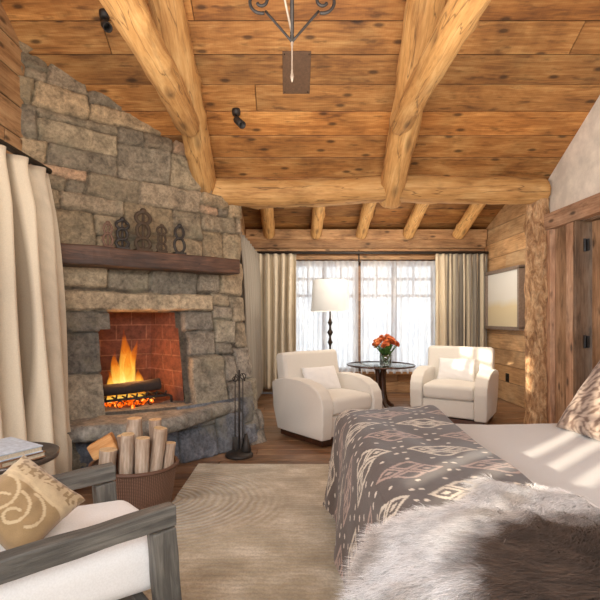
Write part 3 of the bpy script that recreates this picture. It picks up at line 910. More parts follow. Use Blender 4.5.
# firewood basket
BC = Vector((-1.03, 2.98, 0))
def wicker():
    t = NT('brown_wicker')
    co = t.coord('UV')
    w = t.n('ShaderNodeTexWave'); w.bands_direction = 'Y'; t.l(co, w.inputs['Vector']); w.inputs['Scale'].default_value = 30; w.inputs['Distortion'].default_value = .8
    w2 = t.n('ShaderNodeTexWave'); w2.bands_direction = 'X'; t.l(co, w2.inputs['Vector']); w2.inputs['Scale'].default_value = 26; w2.inputs['Distortion'].default_value = .5
    f = t.math('MULTIPLY', w.outputs['Fac'], w2.outputs['Fac'])
    col = t.mix(f, c4(92, 62, 46), c4(178, 134, 106))
    t.bsdf(col, .6, t.bump(f, .8, .01)); return t.m
M['wicker'] = wicker()
bk = empty('log_basket', BC, R(-8), 'oval brown woven basket full of firewood beside the hearth', 'basket')
V = []; F = []; UV = []; sg = 48
prof = [(.86, 0), (.90, .08), (.95, .18), (1.0, .30), (1.02, .325), (.99, .33), (.96, .30), (.9, .15), (.84, .02)]
for i, (f, z) in enumerate(prof):
    for k in range(sg + 1):
        a = 2 * math.pi * k / sg
        V.append((.275 * f * math.cos(a), .24 * f * math.sin(a), z * .87)); UV.append((k / sg * 1.5, z + (0 if i < 5 else .5)))
for i in range(len(prof) - 1):
    for k in range(sg): F.append((i * (sg + 1) + k, i * (sg + 1) + k + 1, (i + 1) * (sg + 1) + k + 1, (i + 1) * (sg + 1) + k))
b0 = len(V); F.append(tuple((len(prof) - 1) * (sg + 1) + k for k in range(sg)))
link('basket_body', mesh(V, F, True, None, UV), M['wicker'], bk)
bm = bmesh.new(); tube(bm, [(.28 * math.cos(a), .245 * math.sin(a), .287) for a in [2 * math.pi * k / 48 for k in range(49)]], .013, 8, False)
link('rim', bm_mesh(bm, True), M['wicker'], bk)
logs = [ # x, y, top z, r, lean x, lean y
    (-.04, .12, .56, .052, .00, .0, 'tallest firewood log standing at the back of the basket'),
    (.10, .13, .55, .045, .02, .0, 'greyish firewood log at the back of the basket, beside the tallest one'),
    (-.02, -.07, .50, .045, -.06, -.1, 'pale barked firewood log leaning at the front of the basket, left of the others'),
    (.085, -.09, .48, .042, -.05, -.1, 'brown barked firewood log standing in the middle of the basket front'),
    (.18, -.03, .53, .040, -.14, -.1, 'long slanting firewood log with pale cut end at the right of the basket'),
    (.235, .02, .42, .032, -.10, .0, 'thin greyish firewood log at the far right edge of the basket'),
    (-.145, -.07, .40, .052, -.10, -.05, 'short thick firewood log with pale round cut end at the left of the basket'),
    (-.09, .05, .46, .042, .03, .0, 'firewood log with a yellowish cut end behind the pale leaning log'),
    (.16, .07, .50, .036, .0, .0, 'slim firewood log standing behind the long slanting log'),
    (.05, .03, .44, .034, .0, .0, 'small firewood log tucked in the middle of the basket'),
]
for k, (x, y, zt, r, lx, ly, lab) in enumerate(logs):
    L = zt - .03
    o = link('firewood_log', rough_log('f', L, r, M['bark'], 30 + k * 3, M['cutwood']), None)
    d = Vector((-lx, ly * .4, 1)).normalized()
    top = BC + Vector((x, y, zt)); ctr = top - d * L / 2
    o.location = ctr; o.rotation_euler = d.to_track_quat('X', 'Z').to_euler()
    tag(o, lab, 'firewood', 'firewood logs in the basket')
# split wedge
bm = bmesh.new(); r_ = [(0, -.055), (.16, -.075), (.17, .05), (.0, .045)]
a_ = [bm.verts.new((p[0] - .08, -.03, p[1])) for p in r_]; b_ = [bm.verts.new((p[0] - .08, .05, p[1])) for p in r_]
bm.faces.new(a_); bm.faces.new(b_[::-1])
for i in range(4): bm.faces.new((a_[i], a_[(i + 1) % 4], b_[(i + 1) % 4], b_[i]))
bmesh.ops.bevel(bm, geom=bm.edges[:], offset=.006, segments=2, affect='EDGES')
o = link('split_log', bm_mesh(bm), M['orangewood']); o.location = BC + Vector((-.215, .0, .40)); o.rotation_euler = (0, R(-28), R(10)); tag(o, 'orange split piece of firewood sticking out at the left of the basket', 'firewood')

# ================================================================== RUG
def rugmat():
    t = NT('carved_wool_rug')
    co = t.coord('Object')
    mpa = t.n('ShaderNodeMapping'); t.l(co, mpa.inputs[0]); mpa.inputs['Location'].default_value = (.30, -.42, 0); mpa.inputs['Scale'].default_value = (1.0, 1.25, 1)
    w = t.n('ShaderNodeTexWave'); w.wave_type = 'RINGS'; w.rings_direction = 'SPHERICAL'
    t.l(mpa.outputs[0], w.inputs['Vector']); w.inputs['Scale'].default_value = 6.5; w.inputs['Distortion'].default_value = 3.5; w.inputs['Detail'].default_value = 1.5; w.inputs['Detail Scale'].default_value = .8
    w2 = t.n('ShaderNodeTexWave'); w2.wave_type = 'BANDS'; w2.bands_direction = 'Y'
    t.l(co, w2.inputs['Vector']); w2.inputs['Scale'].default_value = 9; w2.inputs['Distortion'].default_value = 4; w2.inputs['Detail'].default_value = 3; w2.inputs['Detail Scale'].default_value = .7
    sx = t.n('ShaderNodeSeparateXYZ'); t.l(co, sx.inputs[0])
    n = t.noise(co, 3, 3, .5)
    msk = t.math('SMOOTH_MIN', 1.0, 1.0, .1)
    vl = t.n('ShaderNodeVectorMath'); vl.operation = 'LENGTH'; t.l(mpa.outputs[0], vl.inputs[0])
    mk = t.ramp(t.math('ADD', vl.outputs['Value'], t.math('MULTIPLY', t.math('SUBTRACT', n, .5), .5)), [(.55, 1.0), (.95, 0.0)])
    h = t.mix(mk, t.math('MULTIPLY', w2.outputs['Fac'], .25), w.outputs['Fac'])
    n2 = t.noise(t.coord('Object', (1, 1.6, 1)), 3.2, 6, .65)
    n3 = t.noise(co, 90, 2, .5)
    base = t.ramp(n2, [(.36, c3(160, 146, 118)), (.52, c3(190, 176, 148)), (.66, c3(222, 212, 190))])
    col = t.mix(t.math('MULTIPLY', h, .58), base, t.mix(1.0, base, (.62, .54, .46, 1), 'MULTIPLY'))
    col = t.mix(t.ramp(n3, [(.4, .25), (.6, 0.0)]), col, c4(120, 100, 80))
    hh = t.math('ADD', t.math('MULTIPLY', h, -1.0), t.math('MULTIPLY', n3, .3))
    t.bsdf(col, .95, t.bump(hh, .6, .012), Sheen_Weight=.3); return t.m
RX0, RX1, RY0, RY1 = -.83, 1.75, .25, 3.80
bm = bmesh.new(); bx(bm, (0, 0, .008), (RX1 - RX0, RY1 - RY0, .016), bev=.005)
o = link('area_rug', bm_mesh(bm), rugmat()); o.location = ((RX0 + RX1) / 2 + .02, (RY0 + RY1) / 2, 0); o.rotation_euler = (0, 0, R(-1.0))
# shift texture origin so the carved ripples sit near the left far part
for nd in o.data.materials[0].node_tree.nodes:
    if nd.type == 'MAPPING' and abs(nd.inputs['Location'].default_value[0] - .3) < 1e-3:
        nd.inputs['Location'].default_value = (1.36, -1.25 * 1.0, 0)
tag(o, 'large beige wool rug with carved ripple pattern between armchair and bed', 'rug')

# ================================================================== BED
bed = empty('bed', (1.2, 1.88, 0), 0, 'wide bed made up with white sheets and a wooden headboard', 'bed')
BX0, BX1, BY0, BY1 = .30, 2.38, .86, 2.82
def softbox(name, c, s, bev, mat, parent=None, sub=0, nz=.006, nscale=3, seed=0, rot=None, puff=0.0, wr=0.0):
    bm = bmesh.new()
    r = bmesh.ops.create_cube(bm, size=1.0)
    for v in r['verts']: v.co = Vector((v.co.x * s[0], v.co.y * s[1], v.co.z * s[2]))
    bmesh.ops.bevel(bm, geom=bm.edges[:], offset=bev, segments=5, profile=.5, affect='EDGES')
    for _ in range(sub):
        bmesh.ops.subdivide_edges(bm, edges=[e for e in bm.edges if e.calc_length() > .06], cuts=2, use_grid_fill=True)
    for v in bm.verts:
        fx = 1 - min(1, abs(v.co.x / (s[0] / 2))) ** 2; fy = 1 - min(1, abs(v.co.y / (s[1] / 2))) ** 2; fz = 1 - min(1, abs(v.co.z / (s[2] / 2))) ** 2
        if v.co.z > s[2] * .3: v.co.z += puff * fx * fy
        v.co += Vector((mn.noise(v.co * nscale + Vector((seed, 0, 0))), mn.noise(v.co * nscale + Vector((0, seed, 5))), mn.noise(v.co * nscale + Vector((9, 0, seed))))) * nz
        if wr and v.co.z > s[2] * .3: v.co.z += wr * mn.noise(Vector((v.co.x * 3 + v.co.y * 5, v.co.y * 2, seed)))
    o = link(name, bm_mesh(bm, True), mat, parent)
    o.location = c
    if rot: o.rotation_euler = rot
    return o
def rel(o, p): o.location = Vector(o.location) - Vector(p.location); return o
rel(softbox('mattress', (1.34, 1.84, .46), (2.08, 1.96, .28), .06, M['sheet'], bed, 2, .008, 2.5, 3, wr=.012), bed)
rel(softbox('fitted_sheet', (1.36, 1.84, .33), (2.02, 1.99, .44), .05, M['sheet'], bed, 1, .01, 2.5, 8), bed)
bm = bmesh.new(); bx(bm, (1.34, 1.84, .10), (1.98, 1.86, .14), bev=.01); o = uvobj('bed_base', bm, M['barn'], bed); o.location = -Vector(bed.location)
bm = bmesh.new(); bx(bm, (2.48, 1.84, .62), (.09, 2.06, 1.24), bev=.015); o = uvobj('headboard', bm, M['trimwood'], bed); o.location = -Vector(bed.location)

# patterned blanket : colour motif painted in the weave
BR, BCR, BPK = np.array(c3(76, 61, 53)), np.array(c3(204, 190, 170)), np.array(c3(168, 140, 126))
def motif(u, v):
    """u along X in m, v along Y in m -> colours"""
    PW, PH = .40, .23
    row = np.floor(v / PH)
    uu = u + (row % 2) * PW * .5
    cx = (uu / PW) % 1 - .5; cy = (v / PH) % 1 - .5
    idc = np.floor(uu / PW)
    X = cx * PW; Y = cy * PH
    wob = .006 * fbm(u * 18, v * 18, 5, 3) * 2
    a, b = .172, .102
    wb = wob * 5
    p = X / a + Y / b + wb; q = X / a - Y / b + wb * .5
    sp = np.where(p > 0, 1, -1); sq = np.where(q > 0, 1, -1)
    m_ = np.maximum(np.abs(p - .5 * sp), np.abs(q - .5 * sq)) / .5
    lr = sp == sq
    ring = (m_ > .58) & (m_ < .92)
    dotc = lr & (m_ < .26)
    trunc = np.abs(Y) < b * .86
    m = (ring | dotc) & trunc
    m |= (np.abs(p) + 0 < 1) & (np.abs(q) < 1) & (np.abs(Y) > b * .74) & (np.abs(Y) < b * .86) 
    hx = np.abs(((uu / PW) % 1) - 0.0); hx = np.minimum(hx, 1 - hx) * PW
    wob = wob * .7
    dot = ((np.abs(hx - .02) / .012) ** 2 + ((np.abs(Y) - .04) / .008) ** 2 < 1)
    du = (u / .12) % 1 - .5; dv = (cy + .5) % 1; dv = np.minimum(dv, 1 - dv) * PH
    dot |= ((du * .12 / .012) ** 2 + (dv / .008) ** 2 < 1)
    n = fbm(u * 60, v * 60, 3, 2)
    col = np.tile(BR, (len(u), 1)) * (1 + n * .35)[:, None]
    pk = ((row % 2) == 1)
    cc = np.where(pk[:, None], BPK, BCR) * (1 + n * .35)[:, None]
    cc = np.where((dot & ~m)[:, None], np.array(c3(214, 200, 182)), cc)
    mm = (m | dot)
    return np.where(mm[:, None], cc, col)
def blanket():
    # arc-length coordinates: a over the foot edge (X), b over the far edge (Y)
    def profile(s, edge, top, R_=.13, flare=.10):
        """s>0 lies flat from the edge inward; s<0 drops down. returns (inset, drop)"""
        if s >= R_ * 1.0: return s, 0
        q = R_ - s
        ang = q / R_
        if ang < math.pi / 2: return R_ - R_ * math.sin(ang), R_ * (1 - math.cos(ang))
        e = q - R_ * math.pi / 2
        return -flare * e, R_ + e
    A = np.arange(-.55, .655, .005); B = np.arange(-.50, 2.52, .006)
    V = []; T = .70; CU = []; CV = []
    for ib, b in enumerate(B):
        iy, dy = profile(b, 0, 0)
        for ia, a in enumerate(A):
            ix, dx = profile(a, 0, 0)
            dr = (dx ** 3 + dy ** 3) ** (1 / 3) if (dx > 0 or dy > 0) else 0
            fold = 0
            if dx > .02:
                w_ = min(1, dx / .5)
                fold = .022 * w_ * math.sin(b * 9 + 1.5 * math.sin(b * 3.0)) + .012 * w_ * mn.noise(Vector((b * 6, a * 2, 1)))
            foldy = .02 * min(1, dy / .4) * math.sin(a * 14) if dy > .02 else 0
            x = .285 + ix - fold; y = 2.885 - iy + foldy
            z = T - dr
            if dr < .05:
                z += .016 * mn.noise(Vector((x * 3, y * 2.2, 2))) + .012 * mn.noise(Vector((x * 8, y * 3.5, 4)))
            ed = A[-1] - a
            if ed < .05: z -= .075 * (1 - (ed / .05)) ** 2 if ed < .05 else 0
            if ed < .05: x = .285 + ix - .012 * (1 - ed / .05)
            x += .06 * (y - 2.85) * min(1, max(0, ix / .4))
            z = max(z, .05 + .02 * mn.noise(Vector((x * 5, y * 5, 0))))
            V.append((x, y, z)); CU.append(a); CV.append(b)
    na = len(A); nb = len(B); F = []
    for j in range(nb - 1):
        for i in range(na - 1):
            F.append((j * na + i, (j + 1) * na + i, (j + 1) * na + i + 1, j * na + i + 1))
    u = np.array(CU); v = np.array(CV)
    return mesh(V, F, True, motif(u + .1 + .1 * v, v + .04 * np.sin(u * 3)))
o = link('patterned_blanket', blanket(), M['cloth_vc'])
sm = o.modifiers.new('thick', 'SOLIDIFY'); sm.thickness = .012; sm.offset = -1
tag(o, 'taupe brown blanket with cream and pink lozenge pattern draped over the foot of the bed', 'blanket')

# fur throw
def fur():
    poly = [(.10, 1.00), (.17, 1.17), (.235, 1.27), (.31, 1.24), (.37, 1.31), (.46, 1.31), (.53, 1.37), (.60, 1.50), (.68, 1.545), (.76, 1.50), (.84, 1.42), (.95, 1.40), (1.08, 1.36), (1.3, 1.25), (1.42, .98), (1.38, .7), (1.2, .52), (.9, .44), (.6, .5), (.35, .46), (.16, .55), (.08, .75)]
    PX = np.array(poly)
    def inside(x, y):
        c = False; n = len(poly)
        for i in range(n):
            x1, y1 = poly[i]; x2, y2 = poly[(i + 1) % n]
            if (y1 > y) != (y2 > y) and x < (x2 - x1) * (y - y1) / (y2 - y1) + x1: c = not c
        return c
    def edged(x, y):
        m = 9
        for i in range(len(poly)):
            x1, y1 = poly[i]; x2, y2 = poly[(i + 1) % len(poly)]
            dx, dy = x2 - x1, y2 - y1; t = max(0, min(1, ((x - x1) * dx + (y - y1) * dy) / (dx * dx + dy * dy)))
            m = min(m, math.hypot(x - x1 - dx * t, y - y1 - dy * t))
        return m
    def hz_(x, y):
        z = .725
        if x < .42: q = (.42 - x) / .30; z -= .16 * q * q * q * 1.4
        if x > .86: z -= .10 * min(1, (x - .86) / .10) ** 1.5 * .9
        z += .018 * mn.noise(Vector((x * 4, y * 4, 6)))
        return z
    def colr(x, y, e):
        # pale along the rim, grey brown over the spine towards the near right
        c = math.hypot((x - .95) / .66, (y - .74) / .50) + .20 * mn.noise(Vector((x * 5, y * 5, 1))) + .12 * mn.noise(Vector((x * 16, y * 16, 1)))
        w = np.array(c3(250, 248, 247)); g = np.array(c3(98, 80, 68)); d = np.array(c3(48, 37, 31))
        k = max(0, min(1, (1.12 - c) / .28)); k2 = max(0, min(1, (.86 - c) / .4))
        edge = max(0, min(1, (e - .03) / .09)); k *= edge; k2 *= edge
        col = w * (1 - k) + g * k; col = col * (1 - k2) + d * k2
        s = mn.noise(Vector((x * 7 + 3, y * 7, 8)))
        if s > .18 and k < .4: col = col * (1 - .5 * min(1, (s - .18) * 4)) + np.array(c3(168, 150, 132)) * .5 * min(1, (s - .18) * 4)
        return col
    V = []; F = []; C = []
    st = .02; g = {}
    for i in range(75):
        for j in range(60):
            x = .05 + i * st; y = .42 + j * st
            if inside(x, y):
                e = edged(x, y)
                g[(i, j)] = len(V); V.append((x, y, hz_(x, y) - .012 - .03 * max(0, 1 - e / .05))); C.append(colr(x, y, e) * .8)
    for (i, j), a in g.items():
        if (i + 1, j) in g and (i, j + 1) in g and (i + 1, j + 1) in g:
            F.append((a, g[(i + 1, j)], g[(i + 1, j + 1)], g[(i, j + 1)]))
    skin = mesh(V, F, True, C)
    rg = random.Random(21); V = []; F = []; C = []
    n = 0
    while n < 90000:
        x = rg.uniform(.08, 1.42); y = rg.uniform(.44, 1.55)
        if not inside(x, y): continue
        n += 1
        e = edged(x, y); z = hz_(x, y) - .015 - .03 * max(0, 1 - e / .05)
        fa = 3.6 + 1.3 * mn.noise(Vector((x * 2.4, y * 2.4, 12))) + rg.gauss(0, .28)
        if e < .07:   # fan outward near the rim
            # gradient of edge distance
            gx = edged(x + .01, y) - e; gy = edged(x, y + .01) - e
            if inside(x, y): fa2 = math.atan2(-gy, -gx)
            w = 1 - e / .07
            fa = math.atan2(math.sin(fa) * (1 - w) + math.sin(fa2) * w, math.cos(fa) * (1 - w) + math.cos(fa2) * w) + rg.gauss(0, .2)
        cl = mn.noise(Vector((x * 22, y * 22, 3)))
        L = .048 * rg.uniform(.7, 1.25)
        up = .22 + .22 * cl + rg.uniform(-.08, .1)
        d = Vector((math.cos(fa), math.sin(fa), 0)); s = Vector((-d.y, d.x, 0)) * .0009
        p0 = Vector((x, y, z)); p1 = p0 + d * L * .45 + Vector((0, 0, L * up * .75)); p2 = p0 + d * L + Vector((0, 0, L * up * .7))
        b = len(V)
        V += [p0 - s, p0 + s, p1 + s * .9, p1 - s * .9, p2]
        F += [(b, b + 1, b + 2, b + 3), (b + 3, b + 2, b + 4)]
        c = colr(x, y, e) * rg.uniform(.62, 1.18) * (1 + .25 * mn.noise(Vector((x * 9 + y * 14, y * 9 - x * 30, 2))))
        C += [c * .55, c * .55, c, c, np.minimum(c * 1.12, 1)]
    return skin, mesh(V, F, True, C)
t = NT('fur'); t.bsdf(t.attr('Col').outputs['Color'], .85); M['fur'] = t.m
sk, hr = fur()
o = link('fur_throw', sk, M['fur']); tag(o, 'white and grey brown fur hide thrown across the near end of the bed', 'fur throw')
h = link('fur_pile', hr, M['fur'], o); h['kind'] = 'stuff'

# ------------------------------------------------------------------ pillows
def pillow_mesh(w, h, t, colfn=None, n=44, pinch=.06, seed=0, wrinkle=.006):
    V = []; F = []; C = []
    for side in (1, -1):
        for j in range(n + 1):
            for i in range(n + 1):
                a = i / n * 2 - 1; b = j / n * 2 - 1
                th = t / 2 * (max(0, 1 - abs(a) ** 2.6) * max(0, 1 - abs(b) ** 2.6)) ** .42
                x = a * w / 2 * (1 - pinch * (1 - b * b) * a * a) ; y = b * h / 2 * (1 - pinch * (1 - a * a) * b * b)
                th += wrinkle * mn.noise(Vector((a * 3, b * 3, seed + side))) * (1 if th > .005 else 0)
                V.append((x, y, side * th))
                C.append(colfn(a, b) if colfn else (1, 1, 1))
    m = (n + 1) ** 2
    for s in range(2):
        for j in range(n):
            for i in range(n):
                a = s * m + j * (n + 1) + i
                f = (a, a + 1, a + n + 2, a + n + 1)
                F.append(f if s == 0 else f[::-1])
    me = mesh(V, F, True, C)
    bm = bmesh.new(); bm.from_mesh(me); bmesh.ops.remove_doubles(bm, verts=bm.verts, dist=.0008); bm.to_mesh(me); bm.free()
    me.polygons.foreach_set('use_smooth', [True] * len(me.polygons))
    return me

def sham_col(a, b):
    u = a * 2.3; v = b * 2.3
    n = mn.noise(Vector((u * 1.5, v * 1.5, 4)))
    x = u * .8 + v * .6; y = -u * .6 + v * .8
    s = math.sin(x * 8 + n * 5) * math.sin(y * 14 + n * 6) + .9 * mn.noise(Vector((x * 5, y * 11, 1)))
    k = max(0, min(1, (s + .35) / .8))
    return tuple(np.array(c3(188, 166, 148)) * (1 - k) + np.array(c3(112, 88, 74)) * k)
o = link('euro_pillow', pillow_mesh(.74, .66, .20, sham_col, 90, seed=2), M['cloth_vc'])
# leaning back against the headboard end, face towards -X
nrm = Vector((-.78, -.10, .56)).normalized()
yv = Vector((.56, 0.02, .78)); yv = (yv - nrm * yv.dot(nrm)).normalized(); xv = yv.cross(nrm)
o.matrix_world = Matrix.Translation((1.80, 2.30, .86)) @ Matrix((xv, yv, nrm)).transposed().to_4x4()
tag(o, 'large pillow in brown and tan blotchy pattern propped at the head of the bed', 'pillow')

# ================================================================== CLUB ARMCHAIRS
def club_chair(loc, rz, label):
    e = empty('club_armchair', loc, rz, label, 'armchair', 'cream club armchairs by the window')
    # local: front is -Y, width along X
    W = .90; TH = .155
    for s in (-1, 1):
        prof = [(.34, .07), (.395, .30), (.42, .56), (.34, .60), (.15, .625), (-.05, .622), (-.20, .60), (-.31, .545), (-.365, .47), (-.385, .38), (-.375, .2), (-.36, .07)]
        bm = bmesh.new()
        xi = s * (W / 2 - TH); xo = s * W / 2
        a = [bm.verts.new((xi, y, z)) for y, z in prof]; b = [bm.verts.new((xo + s * .035 * (z - .07) - s * .02, y, z)) for y, z in prof]
        bm.faces.new(a); bm.faces.new(b[::-1]); n = len(prof)
        for i in range(n): bm.faces.new((a[i], a[(i + 1) % n], b[(i + 1) % n], b[i]))
        bmesh.ops.bevel(bm, geom=bm.edges[:], offset=.022, segments=4, profile=.6, affect='EDGES')
        link('arm', bm_mesh(bm, True), M['linen'], e)
    softbox('seat_cushion', (0, -.07, .375), (W - 2 * TH - .005, .60, .17), .045, M['linen'], e, 1, .006, 4, 2, puff=.03)
    softbox('seat_base', (0, -.02, .185), (W - 2 * TH - .002, .66, .20), .02, M['linen'], e, 0, .002, 4, 3)
    softbox('backrest', (0, .30, .60), (W - 2 * TH + .22, .17, .56), .045, M['linen'], e, 1, .005, 4, 5, rot=(R(-9), 0, 0))
    bm = bmesh.new(); bx(bm, (0, -.01, .04), (W - .1, .66, .06), bev=.005); link('plinth', bm_mesh(bm), M['darkwood'], e)
    return e
ch1 = club_chair((.41, 4.83, 0), R(39), 'cream club armchair left of the round table, near the stone fireplace')
ch2 = club_chair((2.04, 5.58, 0), R(-33), 'cream club armchair right of the round table, in front of the striped curtain')
def lumbar(ch, off, tilt, label, w=.46, h=.30, yaw=0):
    o = link('lumbar_pillow', pillow_mesh(w, h, .13, None, 30, seed=6), M['white'])
    Mx = Matrix.Translation(ch.location) @ Matrix.Rotation(ch.rotation_euler.z, 4, 'Z') @ Matrix.Translation(off) @ Matrix.Rotation(yaw, 4, 'Z') @ Matrix.Rotation(tilt, 4, 'X')
    o.matrix_world = Mx
    tag(o, label, 'pillow')
lumbar(ch1, (-.02, .08, .585), R(62), 'small plain cream pillow on the armchair nearest the fireplace', yaw=R(-4))
lumbar(ch2, (.0, .09, .60), R(68), 'white pillow on the armchair under the striped curtain')

# ================================================================== ROUND TABLE, VASE
tb = empty('round_side_table', (1.27, 6.3, 0), 0, 'round glass-topped table with dark splayed pedestal between the two club armchairs', 'table')
bm = bmesh.new(); lathe(bm, [(.0, .585), (.46, .585), (.465, .59), (.465, .597), (.46, .602), (0, .602)], seg=56); link('glass_top', bm_mesh(bm, True), M['tglass'], tb)
bm = bmesh.new(); tube(bm, [(.462 * math.cos(a), .462 * math.sin(a), .593) for a in [2 * math.pi * k / 56 for k in range(57)]], .011, 8, False); link('rim', bm_mesh(bm, True), M['darkwood'], tb)
bm = bmesh.new()
for k in range(4):
    a = R(20 + 90 * k); c, s = math.cos(a), math.sin(a)
    tube(bm, [(c * r, s * r, z) for r, z in [(.20, .012), (.15, .03), (.085, .09), (.055, .20), (.045, .40), (.06, .53), (.12, .58)]], [.022, .026, .032, .034, .032, .03, .024], 10)
link('pedestal', bm_mesh(bm, True), M['darkwood'], tb)
bm = bmesh.new(); lathe(bm, [(0, .30), (.33, .30), (.33, .315), (0, .315)], seg=40)
vz = empty('flower_vase', (1.30, 6.12, .603), 0, 'small glass vase of orange flowers on the round table', 'vase')
bm = bmesh.new(); lathe(bm, [(.0, .0), (.055, .0), (.065, .01), (.07, .09), (.066, .14), (.061, .14), (.064, .09), (.06, .015), (0, .012)], seg=28, cap=False); link('glass_vase', bm_mesh(bm, True), M['tglass'], vz)
t = NT('flower_petals'); n = t.noise(t.coord('Object'), 14, 2, .5); t.bsdf(t.ramp(n, [(.35, c3(160, 66, 26)), (.5, c3(212, 108, 50)), (.65, c3(232, 150, 92))]), .7); M['petal'] = t.m
t = NT('leaf_green'); n = t.noise(t.coord('Object'), 20, 2, .5); t.bsdf(t.ramp(n, [(.4, c3(48, 84, 32)), (.6, c3(96, 140, 60))]), .6); M['leaf'] = t.m
vz.scale = (1.2, 1.2, 1.2)
rg = random.Random(8)
bmf = bmesh.new(); bml = bmesh.new(); bms = bmesh.new()
for k in range(64):
    th = rg.uniform(0, 6.28); r = math.sqrt(rg.random()) * .14
    c = Vector((r * math.cos(th), r * math.sin(th), .22 + .09 * (1 - (r / .14) ** 2) + rg.uniform(-.02, .03)))
    ax = Vector((c.x, c.y, .16)).normalized(); q = ax.to_track_quat('Z', 'Y')
    for layer in range(3):
        for p in range(9):
            a = 2 * math.pi * p / 9 + layer * .35
            L = .034 - layer * .007; up = .3 + layer * .5
            d = Vector((math.cos(a), math.sin(a), 0)); s = Vector((-math.sin(a), math.cos(a), 0)) * .013
            pts = [Vector((0, 0, 0)) , d * L * .6 + s + Vector((0, 0, L * up * .4)), d * L + Vector((0, 0, L * up)), d * L * .6 - s + Vector((0, 0, L * up * .4))]
            bmf.faces.new([bmf.verts.new(c + q @ x) for x in pts])
    tube(bms, [(rg.uniform(-.02, .02), rg.uniform(-.02, .02), .02), (c.x * .4, c.y * .4, .13), c], .003, 5)
for k in range(40):
    th = rg.uniform(0, 6.28); r0 = rg.uniform(.01, .05); d = Vector((math.cos(th), math.sin(th), rg.uniform(-.2, .9))).normalized()
    p = Vector((r0 * math.cos(th), r0 * math.sin(th), rg.uniform(.12, .2))); s = Vector((-math.sin(th), math.cos(th), 0)) * .016; L = rg.uniform(.05, .09)
    bml.faces.new([bml.verts.new(x) for x in (p, p + d * L * .5 + s, p + d * L, p + d * L * .5 - s)])
for nm, b_, mt in (('blossoms', bmf, 'petal'), ('leaves', bml, 'leaf'), ('stems', bms, 'leaf')):
    me = bpy.data.meshes.new('m'); b_.to_mesh(me); b_.free(); link(nm, me, M[mt], vz)

# ================================================================== FLOOR LAMP
fl = empty('floor_lamp', (.53, 5.95, 0), 0, 'tall dark bronze floor lamp with a white drum shade behind the left club armchair', 'lamp')
bm = bmesh.new(); lathe(bm, [(0, 0), (.15, 0), (.15, .015), (.12, .03), (.03, .045), (.02, .06)], seg=32); link('base', bm_mesh(bm, True), M['bronze'], fl)
bm = bmesh.new(); lathe(bm, [(.013, .05), (.013, .88), (.02, .9), (.035, .93), (.02, .96), (.013, 1.0), (.018, 1.02), (.04, 1.06), (.018, 1.10), (.013, 1.14), (.02, 1.16), (.032, 1.19), (.02, 1.22), (.012, 1.25), (.012, 1.42)], seg=16); link('pole', bm_mesh(bm, True), M['bronze'], fl)
bm = bmesh.new(); lathe(bm, [(.255, 1.335), (.228, 1.75), (.224, 1.75), (.251, 1.335)], seg=48, cap=False); link('lamp_shade', bm_mesh(bm, True), M['shade'], fl)
bm = bmesh.new(); tube(bm, [(-.226, 0, 1.73), (.226, 0, 1.73)], .003); tube(bm, [(0, -.226, 1.73), (0, .226, 1.73)], .003); lathe(bm, [(.01, 1.42), (.03, 1.47), (.03, 1.53), (.0, 1.56)], seg=16); tube(bm, [(0, 0, 1.4), (0, 0, 1.76)], .004); link('bulb_and_harp', bm_mesh(bm, True), M['bronze'], fl)

# ================================================================== WINDOWS
wn = empty('window_1', (0, FAR, 0)); wn['kind'] = 'structure'
bm = bmesh.new(); yy = .03
fw = .06
bx(bm, ((WX0 + WX1) / 2, yy, WZ0 + fw / 2), (WX1 - WX0, .07, fw)); bx(bm, ((WX0 + WX1) / 2, yy, WZ1 - fw / 2), (WX1 - WX0, .07, fw))
for x, w in ((WX0 + .03, .06), (WX1 - .03, .06), (1.13, .10), (.57, .07), (1.74, .08)): bx(bm, (x, yy, (WZ0 + WZ1) / 2), (w, .07, WZ1 - WZ0))
for z in (1.62, 1.90): bx(bm, ((WX0 + WX1) / 2, yy, z), (WX1 - WX0, .05, .045))
for x in (.30, .85, 1.45, 2.06): bx(bm, (x, yy, 1.86), (.03, .04, .5))
o = uvobj('window_frame', bm, M['trimwood'], wn, tone=.9)
bm = bmesh.new(); bx(bm, ((WX0 + WX1) / 2, .045, (WZ0 + WZ1) / 2), (WX1 - WX0 - .02, .006, WZ1 - WZ0 - .02)); link('pane', bm_mesh(bm), M['glass'], wn)
for nm, y0, y1, z0, z1 in (('window_2', .55, 2.40, 1.96, 2.45), ('window_3', -1.25, -.6, 1.48, 2.45)):  # unseen left-wall windows, sized and placed so sun patches land on bed and armchair
    w2 = empty(nm, (XL - .03, 0, 0)); w2['kind'] = 'structure'
    bm = bmesh.new()
    for z in (z0 + .03, z1 - .03): bx(bm, (0, (y0 + y1) / 2, z), (.06, y1 - y0, .06))
    bx(bm, (0, (y0 + y1) / 2, (z0 + z1) / 2), (.04, y1 - y0, .035))
    nn_ = 3
    for k in range(nn_ + 1): bx(bm, (0, y0 + .03 + (y1 - y0 - .06) * k / nn_, (z0 + z1) / 2), (.06, .06, z1 - z0))
    uvobj('window_frame', bm, M['trimwood'], w2)
    bm = bmesh.new(); bx(bm, (-.01, (y0 + y1) / 2, (z0 + z1) / 2), (.006, y1 - y0, z1 - z0)); link('pane', bm_mesh(bm), M['glass'], w2)

